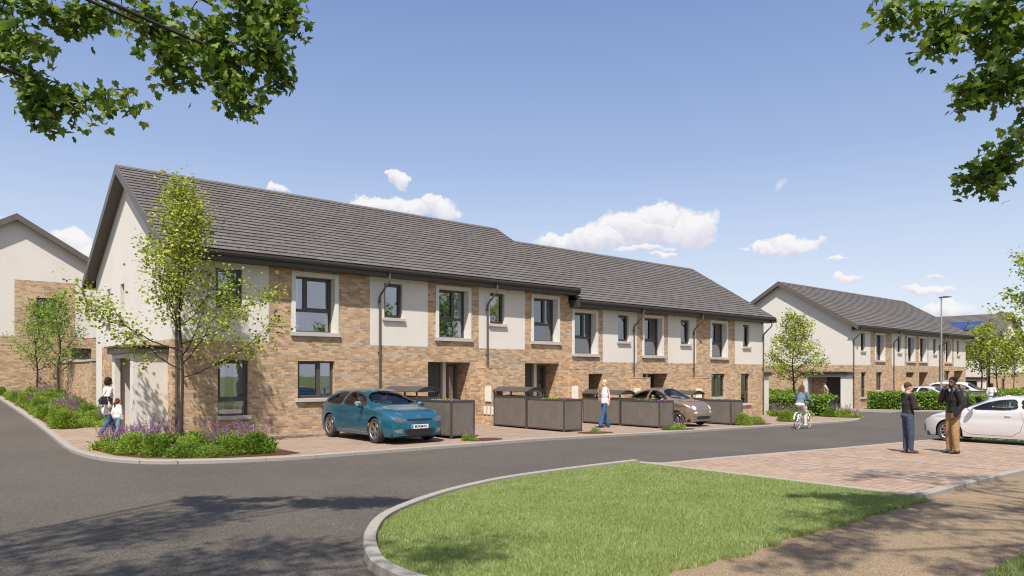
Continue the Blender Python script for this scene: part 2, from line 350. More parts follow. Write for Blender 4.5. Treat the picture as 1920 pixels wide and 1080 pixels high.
M['sill'] = mat_ground('sill_concrete', [(.3, (.42, .385, .355)), (.7, (.50, .465, .43))], 50, bump=.15, dist=.003)
M['glass'] = mat_glass('window_glass'); M['curtain'] = plain('curtain_cloth', (.85, .85, .9), .9)
M['room'] = plain('room_plaster', (.50, .48, .45), .9); M['door'] = plain('dark_door', (.05, .045, .043), .35)
M['pipe'] = plain('taupe_pipe', (.10, .082, .072), .4, .1)
M['white'] = plain('white_metal', (.74, .70, .63), .5)
M['bark'] = plain('tree_bark', (.038, .029, .024), .9, 0, .35, 30, .5)
M['tint'] = mat_glass('car_glass', (.80, .82, .80), .03, 1.3)
M['rubber'] = plain('tyre_rubber', (.035, .033, .031), .75); M['black'] = plain('black_trim', (.02, .02, .02), .4)
M['chrome'] = plain('alloy_metal', (.55, .54, .53), .22, .9, .05); M['rim'] = plain('rim_metal', (.40, .37, .35), .3, .8, .05)
M['solar'] = None
# ------------------------------------------------------------ the ground and its sheets
def sheet(name, outline, off, mat, step=1.0, parent=None, skirt=0, **k):
    bm = bmesh.new(); vs = [bm.verts.new((x, y, 0)) for x, y in outline]; bm.faces.new(vs)
    xs = [p[0] for p in outline]; ys = [p[1] for p in outline]
    cuts = [(c, (1, 0, 0)) for c in (8, 30, 4, 12)]
    for c, nrm in [(x, (1, 0, 0)) for x in np.arange(math.floor(min(xs)), max(xs), max(step, (max(xs)-min(xs))/80))]+[(y, (0, 1, 0)) for y in np.arange(math.floor(min(ys)), max(ys), max(step, (max(ys)-min(ys))/80))]:
        p = Vector(nrm)*float(c)
        bmesh.ops.bisect_plane(bm, geom=bm.verts[:]+bm.edges[:]+bm.faces[:], plane_co=p, plane_no=nrm)
    bmesh.ops.recalc_face_normals(bm, faces=bm.faces[:])
    if skirt:
        be = [e for e in bm.edges if e.is_boundary]
        r = bmesh.ops.extrude_edge_only(bm, edges=be); nv = [v for v in r['geom'] if isinstance(v, bmesh.types.BMVert)]
        nvs = set(nv)
        for v in bm.verts: v.co.z = g(v.co.x, v.co.y)+off-(skirt if v in nvs else 0)
    else:
        for v in bm.verts: v.co.z = g(v.co.x, v.co.y)+off
    up = [f for f in bm.faces if abs(f.normal.z) > .01]
    bm.normal_update()
    for f in bm.faces:
        if f.normal.z < -.3: f.normal_flip()
    me = bpy.data.meshes.new(name); bm.to_mesh(me); bm.free(); me.materials.append(mat)
    o = bpy.data.objects.new(name, me); COL.objects.link(o); o.parent = parent
    return tag(o, **k)
def smooth_line(pts, n=6):
    out = []
    for i in range(len(pts)-1):
        p0, p1, p2, p3 = [np.array(pts[min(max(j, 0), len(pts)-1)], float) for j in (i-1, i, i+1, i+2)]
        for q in range(n):
            t = q/n
            out.append(tuple(.5*((2*p1)+(-p0+p2)*t+(2*p0-5*p1+4*p2-p3)*t*t+(-p0+3*p1-3*p2+p3)*t**3)))
    out.append(tuple(pts[-1])); return out
def ribbon(name, pts, w, off, h, mat, side=1, bevel=.015, joints=.9, **k):
    # kerb: a raised strip of stones following a line, w wide to one side
    P = [np.array(p, float) for p in pts]; Nn = []
    for i in range(len(P)):
        d = P[min(i+1, len(P)-1)]-P[max(i-1, 0)]; d /= np.linalg.norm(d); Nn.append(np.array((-d[1], d[0]))*side)
    mb = MB(); n = len(P); vs = []
    for p, q in zip(P, Nn):
        z = g(*p)
        for a, hh in ((0, -.12), (0, h-bevel), (bevel, h), (w-bevel*.5, h), (w, h-bevel*.5), (w, -.1)):
            r = p+q*a; vs.append((r[0], r[1], z+off+hh))
    fs = [(i*6+j, i*6+j+1, (i+1)*6+j+1, (i+1)*6+j) for i in range(n-1) for j in range(5)]
    mb.add(vs, fs); fs2 = [(0, 1, 2, 3, 4, 5), tuple(range((n-1)*6, n*6))[::-1]]; mb.add(vs, fs2)
    o = mb.build(name, mat, **k); return o
m = MT('kerb_stone'); ge = m.N('NewGeometry'); sp = m.N('SeparateXYZ'); m.L(ge.outputs['Position'], sp.inputs[0])
ad = m.N('Math', operation='ADD'); m.L(sp.outputs['X'], ad.inputs[0]); m.L(sp.outputs['Y'], ad.inputs[1])
fr = m.N('Math', operation='FRACT'); dv = m.N('Math', operation='DIVIDE'); m.L(ad.outputs[0], dv.inputs[0]); dv.inputs[1].default_value = .915; m.L(dv.outputs[0], fr.inputs[0])
ls = m.N('Math', operation='LESS_THAN'); m.L(fr.outputs[0], ls.inputs[0]); ls.inputs[1].default_value = .011
n = m.noise(90, 4, kind='pos'); c = m.mix(ls.outputs[0], m.ramp(n, [(.3, (.24, .215, .188)), (.7, (.355, .325, .285))]), (.13, .115, .10)); m.col(c); m.set(Roughness=.9); m.bump(n, .4, .006); M['kerb'] = m.mat

# base ground to the horizon
def base_ground():
    xs = np.concatenate([np.linspace(-600, -60, 8), np.arange(-40, 110, 4.0), np.linspace(120, 700, 8)]); ys = np.concatenate([np.linspace(-500, -60, 8), np.arange(-40, 60, 2.0), np.linspace(70, 800, 8)])
    mb = MB(); vs = [(x, y, g(x, y)-.14) for y in ys for x in xs]; nx = len(xs)
    fs = [(j*nx+i, j*nx+i+1, (j+1)*nx+i+1, (j+1)*nx+i) for j in range(len(ys)-1) for i in range(nx-1)]
    mb.add(vs, fs); mb.build('ground', M['turf'], kind='structure')
base_ground()
RO = -.05
sheet('road', [(-30, -19.2), (-30, 45), (-1, 45), (3, 30), (3, 22), (-2, 8), (6, 8), (6, -3), (34, -3), (34, 14), (40, 14), (40, -3), (80, -3), (80, -13), (20, -13), (6, -13), (0, -19.2)], RO, M['asphalt'], step=1.2, kind='structure')
# plot side: drives and paths, kerb line traced round them
front = [(-2.3, 19.5), (-2.35, 12), (-2.43, 5.4), (-2.56, .5), (-2.58, -1.6), (-2.42, -3.2), (-2.05, -4.25), (-1.5, -4.95), (-.6, -5.5), (.26, -5.8), (1.2, -6.0), (4.2, -6.12), (7.5, -6.18), (11.5, -6.15), (15.5, -6.1), (19.8, -5.9), (24, -5.7), (29.3, -5.4), (31.8, -4.9), (33.3, -4.1), (34.1, -3.0), (34.3, -1.6), (34.1, .5), (34, 6), (34, 16)]
FR = smooth_line(front, 5)
ribbon('kerb', FR, .16, RO, .085, M['kerb'], side=1, kind='structure')
fi = []
for i, p in enumerate(FR):
    d = np.array(FR[min(i+1, len(FR)-1)])-np.array(FR[max(i-1, 0)]); d = d/np.linalg.norm(d); fi.append((p[0]-d[1]*.15, p[1]+d[0]*.15))
sheet('driveway_paving', fi+[(10, 18), (4, 20)], RO+.078, M['drive'], step=1.0, kind='structure')
# far side
far = [(39.7, 16), (39.4, 8), (39.3, 3), (39.9, 1.0), (41.2, -.6), (42.3, -3.0), (43.6, -4.9), (45.8, -6.0), (52, -6.3), (80, -6.3)]
FA = smooth_line(far, 5); ribbon('kerb', FA, .16, RO, .1, M['kerb'], side=1, kind='structure')
fa = [(p[0]+.1, p[1]+.08) for p in FA]
sheet('footpath', fa+[(80, 16)], RO+.09, M['drive'], step=1.5, kind='structure')
# near side: lawn kerb, bay, path
near = [(-1.2, -19.4), (-1.9, -17.6), (-2.35, -16.3), (-2.4, -15.5), (-2.2, -14.85), (-1.7, -13.95), (-.95, -13.1), (.35, -12.3), (1.5, -11.85), (2.6, -11.6), (4.3, -11.5), (6.05, -11.5)]
NE = smooth_line(near, 5); ribbon('kerb', NE, .14, RO, .12, M['kerb'], side=-1, kind='structure')
ln = []
for i, p in enumerate(NE):
    d = np.array(NE[min(i+1, len(NE)-1)])-np.array(NE[max(i-1, 0)]); d = d/np.linalg.norm(d); ln.append((p[0]+d[1]*.16, p[1]-d[0]*.16))
LAWN = ln[9:]+[(6.05, -17.15), (3, -17.22), (.5, -17.22), (-1.75, -17.22)]
sheet('lawn_bed', LAWN, .0, M['turf'], step=.8, kind='structure')
BAYX1 = 20.95
sheet('parking_bay', [(6.0, -11.66), (6.35, -12.1), (10, -12.42), (16, -12.7), (BAYX1, -12.75), (BAYX1, -17.15), (5.95, -17.15)], .015, M['bay'], step=1, kind='structure')
for x in (8.55, 11.05, 13.55, 16.05, 18.55):
    sheet('bay_marking', [(x-.05, -12.55), (x+.05, -12.55), (x+.05, -17.1), (x-.05, -17.1)], .0205, M['conc'], kind='structure')
ribbon('kerb', [(6.05, -11.5), (6.35, -12.02), (8, -12.2), (10, -12.32), (13, -12.5), (16, -12.6), (19, -12.66), (21, -12.68), (25, -12.68), (30, -12.68), (75, -12.68)], .14, RO, .075, M['kerb'], side=-1, kind='structure')
ribbon('kerb', [(5.93, -11.75), (5.93, -17.2)], .12, 0, .05, M['kerb'], side=1, kind='structure')
ribbon('kerb', [(5.8+i*.8, -17.28) for i in range(32)], .15, 0, .07, M['kerb'], side=1, kind='structure')
sheet('path', [(-1.75, -17.08), (30, -17.08), (60, -17.08), (60, -19.35), (3, -19.35), (-1.2, -19.4)], -.012, M['sand'], step=1, kind='structure')
sheet('verge', [(-1.4, -19.3), (3, -19.25), (60, -19.25), (60, -45), (-40, -45), (-40, -19.25)], -.03, M['turf'], step=2, kind='structure')
sheet('verge', [(BAYX1, -12.8), (75, -12.8), (75, -17.1), (BAYX1, -17.1)], .01, M['turf'], step=2, kind='structure')
sheet('planting_bed', [(-2.2, 4.2), (-2.1, 19.0), (-.4, 19.2), (.1, 11.6), (-.15, 4.3)], .03, M['soil'], kind='structure')
sheet('planting_bed', [(-2.25, -1.1), (-2.1, -3.1), (-1.7, -4.2), (-1.2, -4.7), (-.3, -5.3), (.9, -5.6), (1.35, -5.4), (1.25, -2.2), (.6, -.35), (-.95, -.1), (-1.4, -.6)], .034, M['soil'], kind='structure')
sheet('planting_bed', [(31.8, -4.3), (33.2, -3.7), (33.8, -2.6), (33.9, 7), (33.0, 7), (32.2, .5), (31.8, -2)], .034, M['soil'], kind='structure')
for (x0, x1, y) in ((6.05, 7.4, -5.45), (10.8, 12.3, -5.3), (14.9, 16.6, -5.5), (20.0, 22.9, -5.0), (25.0, 27.3, -4.3)):
    sheet('planting_bed', [(x0+(x1-x0)*(.5+.5*math.cos(a)), y+.42*math.sin(a)) for a in np.arange(0, 6.28, .5)], .036, M['soil'], kind='structure')

# ------------------------------------------------------------ grass blades
def in_poly(P, X, Y):
    inside = np.zeros(len(X), bool); n = len(P)
    for i in range(n):
        x0, y0 = P[i]; x1, y1 = P[(i+1) % n]
        c = ((y0 > Y) != (y1 > Y)) & (X < (x1-x0)*(Y-y0)/((y1-y0) or 1e-9)+x0); inside ^= c
    return inside
def grass(name, poly, n, hgt, wid, mat, seed, dens=None, off=0.0):
    r = np.random.default_rng(seed); xs = [p[0] for p in poly]; ys = [p[1] for p in poly]
    X = r.uniform(min(xs), max(xs), n); Y = r.uniform(min(ys), max(ys), n); k = in_poly(poly, X, Y)
    dist = np.hypot(X+5.93, Y+21.56); k &= r.random(n) < np.clip((11/dist)**1.2, .12, 1)
    X = X[k]; Y = Y[k]; dist = dist[k]; n = len(X)
    a = r.uniform(0, 2*PI, n); h = hgt*r.uniform(.5, 1.15, n); w = wid*np.clip(dist/11, 1, 3)*r.uniform(.7, 1.2, n); le = r.uniform(.1, .75, n)*h; la = r.uniform(0, 2*PI, n)
    Z = np.array([g(x, y) for x, y in zip(X, Y)])+off
    dx, dy = np.cos(a)*w/2, np.sin(a)*w/2; lx, ly = np.cos(la)*le, np.sin(la)*le
    V = np.stack([np.stack([X-dx, Y-dy, Z-.01], 1), np.stack([X+dx, Y+dy, Z-.01], 1), np.stack([X+dx*.7+lx*.35, Y+dy*.7+ly*.35, Z+h*.6], 1), np.stack([X-dx*.7+lx*.35, Y-dy*.7+ly*.35, Z+h*.6], 1), np.stack([X+lx, Y+ly, Z+h*.95], 1)], 1).reshape(-1, 3)
    b = np.arange(n)*5
    loops = np.stack([b, b+1, b+2, b+3, b+3, b+2, b+4], 1).ravel(); st = np.stack([np.arange(n)*7, np.arange(n)*7+4], 1).ravel(); tt = np.tile([4, 3], n)
    return fast_mesh(name, V, loops, st, tt, mat, kind='stuff')
M['grass'] = mat_leaf('grass_blade', [(.1, (.15, .20, .055)), (.4, (.25, .315, .08)), (.7, (.38, .43, .20)), (.95, (.62, .58, .38))], .3, .55)
rg = random.Random(8)
lw = [(x, y) for x, y in LAWN if y > -17.1 or x < -1.9]+[(5.85-i*.045, -17.31-.06*rg.random()-.035*math.sin(i*.13)-.03*math.sin(i*.41)) for i in range(170)]
tag(grass('lawn_grass', lw, 620000, .055, .0055, M['grass'], 3), 'short mown green lawn inside the curved kerb', 'grass')
tag(grass('verge_grass', [(.5, -19.3), (9, -19.3), (9, -20.4), (.5, -21.0)], 60000, .09, .006, M['grass'], 4), 'rough green grass verge along the far edge of the sand path', 'grass')
tag(grass('verge_grass', [(BAYX1, -12.9), (34, -12.9), (34, -17), (BAYX1, -17)], 60000, .07, .012, M['grass'], 5), 'green grass strip beyond the parking bay', 'grass')
# little gravel grains on the path are in its material; bark chips on the beds
def chips(poly_c, n, seed, sx=.05, col=None):
    pass

# ------------------------------------------------------------ houses
def cells(mb, plane, c, inward, U, Z, holes, matf, th=.3, rev=.12):
    """a wall with openings. plane 'y' (u=x) or 'x' (u=y) at coordinate c; inward = +1/-1 direction into the house"""
    us = sorted(set([U[0], U[1]]+[h[i] for h in holes for i in (0, 1)]+list(U[2:])))
    zs = sorted(set([Z[0], Z[1]]+[h[i] for h in holes for i in (2, 3)]+list(Z[2:])))
    def P(u, w, z): return (u, w, z) if plane == 'y' else (w, u, z)
    for i in range(len(us)-1):
        for j in range(len(zs)-1):
            u0, u1, z0, z1 = us[i], us[i+1], zs[j], zs[j+1]; uc, zc = (u0+u1)/2, (z0+z1)/2
            if any(h[0] < uc < h[1] and h[2] < zc < h[3] for h in holes): continue
            q = [P(u0, c, z0), P(u1, c, z0), P(u1, c, z1), P(u0, c, z1)]
            if (plane == 'y') != (inward > 0): q = q[::-1]
            mb.add(q, [(0, 1, 2, 3)], matf(uc, zc))
            d = c+inward*th; q = [P(u0, d, z0), P(u1, d, z0), P(u1, d, z1), P(u0, d, z1)]
            mb.add(q, [(0, 1, 2, 3)], 2)
    for h in holes:
        d = c+inward*th; u0, u1, z0, z1 = h[:4]; mm = h[4] if len(h) > 4 else matf(u0-.02, (z0+z1)/2)
        mb.add([P(u0, c, z0), P(u0, d, z0), P(u0, d, z1), P(u0, c, z1)], [(0, 1, 2, 3)], mm)
        mb.add([P(u1, c, z0), P(u1, d, z0), P(u1, d, z1), P(u1, c, z1)], [(0, 1, 2, 3)], mm)
        mb.add([P(u0, c, z1), P(u1, c, z1), P(u1, d, z1), P(u0, d, z1)], [(0, 1, 2, 3)], mm)
        mb.add([P(u0, c, z0), P(u1, c, z0), P(u1, d, z0), P(u0, d, z0)], [(0, 1, 2, 3)], mm)
def xf(plane):
    return (lambda u, w, z: (u, w, z)) if plane == 'y' else (lambda u, w, z: (w, u, z))
def bbox(mb, plane, u0, u1, w0, w1, z0, z1, m=0):
    if plane == 'y': mb.box(u0, u1, min(w0, w1), max(w0, w1), z0, z1, m)
    else: mb.box(min(w0, w1), max(w0, w1), u0, u1, z0, z1, m)
def window(root, org, plane, c, inw, u0, u1, z0, z1, mull=None, transom=None, depth=.10, surround=False, sill=True, curtain=(0, 0), mframe=None, mullz=None, silld=.09):
    """window frame as a part; pane, sill, surround and curtain as its pieces. c: wall plane, inw: direction into the house"""
    F = .055; d0 = c+inw*depth; d1 = d0+inw*.07; mb = MB()
    bbox(mb, plane, u0, u1, d0, d1, z0, z0+F); bbox(mb, plane, u0, u1, d0, d1, z1-F, z1)
    bbox(mb, plane, u0, u0+F, d0, d1, z0+F, z1-F); bbox(mb, plane, u1-F, u1, d0, d1, z0+F, z1-F)
    lo = z0+F
    if transom: bbox(mb, plane, u0+F, u1-F, d0-inw*.004, d1, transom-.045, transom+.045); lo = transom+.045
    if mull:
        um = u0+(u1-u0)*mull; bbox(mb, plane, um-.04, um+.04, d0-inw*.002, d1, lo, z1-F)
        # opening sash on the wider side
        a, b = (u0+F, um-.04) if mull > .5 else (um+.04, u1-F)
    else: a, b = u0+F, u1-F
    S = .045; e0, e1 = d0-inw*.012, d0+inw*.03
    if not surround or mull:
        bbox(mb, plane, a, b, e0, e1, lo, lo+S); bbox(mb, plane, a, b, e0, e1, z1-F-S, z1-F); bbox(mb, plane, a, a+S, e0, e1, lo+S, z1-F-S); bbox(mb, plane, b-S, b, e0, e1, lo+S, z1-F-S)
    fr = mb.build('window', mframe or M['frame'], root, org)
    p = MB(); dg = d0+inw*.045; bbox(p, plane, u0+F*.6, u1-F*.6, dg, dg+inw*.012, z0+F*.6, z1-F*.6); p.build('pane', M['glass'], fr, org)
    if sill:
        s = MB(); bbox(s, plane, u0-(.17 if surround else .08), u1+(.17 if surround else .08), c-inw*silld, c+inw*depth, z0-.11-(0.02 if surround else 0), z0-.002)
        s.build('sill', M['sill'], fr, org, bevel=.006)
    if surround:
        s = MB(); T = .13; o = c-inw*.03; q = d0+inw*.0
        bbox(s, plane, u0-T, u0, o, q, z0, z1); bbox(s, plane, u1, u1+T, o, q, z0, z1); bbox(s, plane, u0-T, u1+T, o, q, z1, z1+T); s.build('surround', M['render2'], fr, org)
    if curtain[0] or curtain[1]:
        w = d1+inw*.05; X = xf(plane)
        for side, frac in ((0, curtain[0]), (1, curtain[1])):
            if not frac: continue
            s = MB()
            a = u0 if side == 0 else u1-(u1-u0)*frac; b = u0+(u1-u0)*frac if side == 0 else u1; n = 25; vs = []
            for i in range(n+1):
                u = a+(b-a)*i/n; ww = w+inw*(.03*math.sin(i*1.7)+.012*math.sin(i*3.1)); vs += [X(u, ww, z0-.02), X(u, ww, z1+.02)]
            s.add(vs, [(2*i, 2*i+2, 2*i+3, 2*i+1) for i in range(n)])
            s.build('curtain', M['curtain'], fr, org, smooth=True)
    return fr
def roof_mesh(x0, x1, ye, yr, ze, zr, tw=.6, pitch=.262, seed=0):
    """tiled slope from the eave line (y=ye,z=ze) to the ridge (y=yr,z=zr); each tile its own little slab"""
    mb = MB(); L = math.hypot(yr-ye, zr-ze); dy, dz = (yr-ye)/L, (zr-ze)/L; ny, nz = -dz, dy
    if nz < 0: ny, nz = -ny, -nz
    nrow = int(round(L/pitch)); pit = L/nrow; rnd = random.Random(seed)
    def P(x, l, h): return (x, ye+dy*l+ny*h, ze+dz*l+nz*h)
    for r in range(nrow):
        off = (0 if r % 2 else tw/2); x = x0-off
        l0, l1 = r*pit, min(r*pit+pit+.03, L)
        while x < x1-.001:
            a, b = max(x, x0), min(x+tw-.022, x1)
            if b-a > .02:
                j = rnd.uniform(-.003, .003); h0 = .042+j*.8; h1 = .008
                v = [P(a, l0, h0-.02), P(b, l0, h0-.02), P(b, l0, h0), P(a, l0, h0), P(a, l1, h1), P(b, l1, h1)]
                mb.add(v, [(0, 1, 2, 3), (3, 2, 5, 4), (0, 3, 4), (1, 5, 2)])
            x += tw
    return mb
def deck_mesh(x0, x1, ye, yr, ze, zr):
    mb = MB(); L = math.hypot(yr-ye, zr-ze); dy, dz = (yr-ye)/L, (zr-ze)/L; ny, nz = -dz, dy
    if nz < 0: ny, nz = -ny, -nz
    def P(x, l, h): return (x, ye+dy*l+ny*h, ze+dz*l+nz*h)
    mb.add([P(x0, 0, 0), P(x1, 0, 0), P(x1, L, 0), P(x0, L, 0), P(x0, 0, -.06), P(x1, 0, -.06), P(x1, L, -.06), P(x0, L, -.06)], [(0, 1, 2, 3), (4, 7, 6, 5), (0, 4, 5, 1), (0, 3, 7, 4), (1, 5, 6, 2)])
    return mb
EO = .5
def add_roof(root, org, x0, x1, z, verge0=False, verge1=False, depth=10.0, seed=1):
    ye, yr = -EO, depth/2; ze, zr = z+5.42, z+8.72
    a = x0-(.36 if verge0 else 0); b = x1+(.36 if verge1 else 0)
    mb = roof_mesh(a, b, ye, yr, ze, zr, seed=seed); rf = mb.build('roof', M['tile'], root, org); deck_mesh(a, b, ye, yr, ze, zr).build('roof_deck', M['fascia'], rf, org)
    mb2 = MB(); s = (zr-ze)/(yr-ye)
    mb2.add([(a, yr, zr), (b, yr, zr), (b, depth+EO, ze), (a, depth+EO, ze), (a, yr, zr-.07), (b, yr, zr-.07), (b, depth+EO, ze-.07), (a, depth+EO, ze-.07)], [(0, 1, 2, 3), (4, 7, 6, 5), (2, 6, 7, 3), (0, 3, 7, 4), (1, 5, 6, 2)])
    mb2.build('back_slope', M['tile'], rf, org)
    rd = MB(); x = a
    while x < b-.01:
        e = min(x+.45, b); rd.prism([(yr-.13, zr-.035), (yr, zr+.055), (yr+.13, zr-.035), (yr, zr-.02)], 'x', x, e-.006); x += .45
    rd.build('ridge_tiles', M['tile'], rf, org)
    for q in ((-.44, -.41, z+5.15, z+5.40), (-.409, -.003, z+5.15, z+5.17), (depth+.41, depth+.44, z+5.15, z+5.40)):
        fa = MB(); fa.box(a, b, *q); fa.build('fascia', M['fascia'], rf, org)
    gu = MB(); ga, gb = a, b
    gu.prism([(-.445, z+5.40), (-.445, z+5.29), (-.50, z+5.27), (-.55, z+5.29), (-.575, z+5.35), (-.575, z+5.405), (-.56, z+5.405), (-.55, z+5.36), (-.50, z+5.30), (-.465, z+5.32), (-.46, z+5.40)], 'x', ga, gb); gu.build('gutter', M['fascia'], rf, org)
    for flag, xv, dr in ((verge0, x0, -1), (verge1, x1, 1)):
        if not flag: continue
        xo, xi = xv+dr*.39, xv+dr*.361
        for (y0, z0_, y1, z1_) in ((-EO-.06, ze, yr, zr), (depth+EO+.06, ze, yr, zr)):
            y0e = y0; z0e = ze-.06*s
            P = [(y0e, z0e-.26), (y1, z1_-.26), (y1, z1_+.04), (y0e, z0e+.04)]
            bb = MB(); bb.prism(P, 'x', min(xo, xi), max(xo, xi)); bb.build('barge_board', M['barge'], rf, org)
        for (y0, y1) in ((-EO, yr), (depth+EO, yr)):
            P = [(y0, ze-.20), (y1, zr-.20), (y1, zr-.175), (y0, ze-.175)]
            sf = MB(); sf.prism(P, 'x', min(xv+dr*.003, xi), max(xv+dr*.003, xi)); sf.build('soffit', M['barge'], rf, org)
    return rf
def pipe(root, org, x, z, ztop=5.3, base=None):
    mb = MB(); b = g(x, 0)+.02 if base is None else base
    mb.tube([(x+.12, -.49, z+5.3), (x+.12, -.49, z+5.0), (x+.10, -.46, z+4.93), (x+.0, -.1, z+4.55), (x, -.055, z+4.45), (x, -.055, b)], .036, 10)
    for zz in (z+4.3, z+2.6, z+1.0):
        if zz > b+.3: mb.box(x-.055, x+.055, -.07, .0, zz, zz+.03)
    mb.build('downpipe', M['pipe'], root, org)
def house(name, label, x0, x1, z, base, panels, wins, opens, verge=(False, False), gable=(None, None), group='terraced houses of the long front row', seed=1, pipes=(), vents=(), depth=10.0, party=True):
    org = (x0, 0, base); root = empty(name, org, label=label, cat='house', group=group)
    holes = []
    for w in wins:
        k = w[0]
        if k == 'U': holes.append((w[1]+.07, w[2]-.07, z+3.14, z+5.02))
        elif k == 'S': holes.append((w[1], w[2], z+3.8, z+4.98))
        else: holes.append((w[1], w[2], z+w[3], z+w[4]))
    for a, b, h in opens: holes.append((a, b, base-.01, z+h, 0))
    def mf(u, zz):
        if zz > z+2.85 and any(p[0] <= u <= p[1] for p in panels): return 1
        return 0
    wall = MB(); cells(wall, 'y', 0, 1, (x0, x1)+tuple(q for p in panels for q in p if x0 < q < x1), (base-.3, z+5.42, z+2.85), holes, mf)
    # back wall, roof-space closers
    bk = MB(); bk.box(x0+.001, x1-.001, depth-.3, depth-.002, base-.3, z+5.4, 0); bk.build('back_wall', M['brick'], root, org)
    for nm_, bx in (('room_partition', (3.4, 3.5, base-.1, z+5.2)), ('upper_floor', (.31, 3.39, z+2.62, z+2.8)), ('ceiling', (.31, 3.39, z+5.22, z+5.28)), ('ground_floor', (.31, 3.39, base-.06, base-.01))):
        q = MB(); q.box(x0+.32, x1-.13, *bx); q.build(nm_, M['room'], root, org)
    q = MB(); q.box(x1-.12, x1-.02, .31, 3.39, base, z+5.2) if gable[1] is None else None
    if q.v: q.build('party_wall', M['room'], root, org)
    mats = [M['brick'], M['render'], M['room']]
    w_ = wall.build('wall', mats, root, org)
    for side in (0, 1):
        gs = gable[side]
        if gs is None: continue
        xg = x0 if side == 0 else x1; inw = 1 if side == 0 else -1
        gm = MB(); gh = [h for h in gs.get('holes', [])]
        br = gs.get('brick')   # (t0,t1)
        def gf(u, zz): return 0 if (br and br[0] <= u <= br[1] and zz < z+2.86) else 1
        cells(gm, 'x', xg, inw, (0, depth)+tuple(q for q in (br or ()) if 0 < q < depth), (base-.3, z+5.1, z+2.86), gh, gf, th=.28)
        sl_ = (8.72-5.42)/(depth/2+EO); ze0 = z+5.42+EO*sl_-.1
        pts = [(0, z+5.1), (depth, z+5.1), (depth, ze0), (depth/2, z+8.62), (0, ze0)]
        gm.build('gable_wall', mats, root, org); gm = MB(); gm.prism(pts, 'x', min(xg, xg+inw*.28), max(xg, xg+inw*.28), 1)
        gm.build('gable_top', mats, root, org)
        for q in gs.get('wins', []):
            window(root, org, 'x', xg, inw, *q[:4], **(q[4] if len(q) > 4 else {}))
    for w in wins:
        k = w[0]; kw = w[-1] if isinstance(w[-1], dict) else {}
        if k == 'U': window(root, org, 'y', 0, 1, w[1]+.13, w[2]-.13, z+3.2, z+4.96, transom=z+3.9, depth=.27, surround=True, **kw)
        elif k == 'S': window(root, org, 'y', 0, 1, w[1], w[2], z+3.8, z+4.98, depth=.12, **kw)
        else: window(root, org, 'y', 0, 1, w[1], w[2], z+w[3], z+w[4], depth=.12, **{**kw, **({'transom': z+kw['transom']} if kw.get('transom') else {})})
    for a, b, h in opens:
        d = .85; mb = MB()
        mb.box(a-.02, a, .29, d, base, z+h+.02, 0); mb.box(b, b+.02, .29, d, base, z+h+.02, 0); mb.box(a, b, .29, d, z+h, z+h+.02, 0); mb.box(a, b, d, d+.1, base-.1, z+h, 1)
        mb.build('porch_recess', [M['brick'], M['render']], root, org)
        dm = MB(); x = a+.12; dm.box(x, x+.92, d-.05, d-.004, base+.04, z+h-.06); dr = dm.build('door', M['door'], root, org)
        fm = MB(); fm.box(x-.05, x-.001, d-.07, d-.004, base, z+h-.01); fm.box(x+.921, x+.97, d-.07, d-.004, base, z+h-.01); fm.box(x, x+.92, d-.07, d-.004, z+h-.055, z+h-.01); fm.build('door_frame', M['frame'], dr, org)
        hm = MB(); hm.tube([(x+.82, d-.055, base+1.0), (x+.82, d-.10, base+1.0), (x+.82, d-.10, base+1.35), (x+.82, d-.055, base+1.35)], .012, 8); hm.build('door_handle', M['chrome'], dr, org, smooth=True)
        gx = x+1.12
        if b-.05-gx > .3:
            window(root, org, 'y', d-.07, 1, gx+.1, b-.08, base+.12, z+h-.06, depth=-.03, sill=False)
            pm = MB(); pm.box(gx-.1, gx+.05, d-.13, d-.003, base, z+h-.003); pm.build('door_pier', M['render2'], root, org)
    for x in pipes: pipe(root, org, x, z)
    for x, zz in vents:
        vm = MB(); vm.lathe([(.075, 0), (.075, .015), (.055, .03), (.05, .012), (.0, .012)], 18, (x, -.03, z+zz), 'y'); vm.build('wall_vent', M['render2'], root, org)
    add_roof(root, org, x0, x1, z, verge[0], verge[1], depth, seed)
    return root
def fin(x, t1, ztop, base, root, org, box=True, w=.3):
    mb = MB(); mb.box(x, x+w, t1, -.002, base-.1, ztop); mb.box(x-.012, x+w+.012, t1-.012, -.002, ztop, ztop+.03)
    f = mb.build('wing_wall', M['brick'], root, org)
    mm = MB(); mm.box(x-.05, x-.001, -.62, -.28, base+.9, base+1.48); mm.build('meter_box', M['white'], f, org, bevel=.006)
    for yy in (-.78, -.55, -.32):
        mm = MB(); mm.box(x-.035, x-.001, yy, yy+.13, base+.42, base+.72); mm.build('meter_box', M['white'], f, org, bevel=.005)
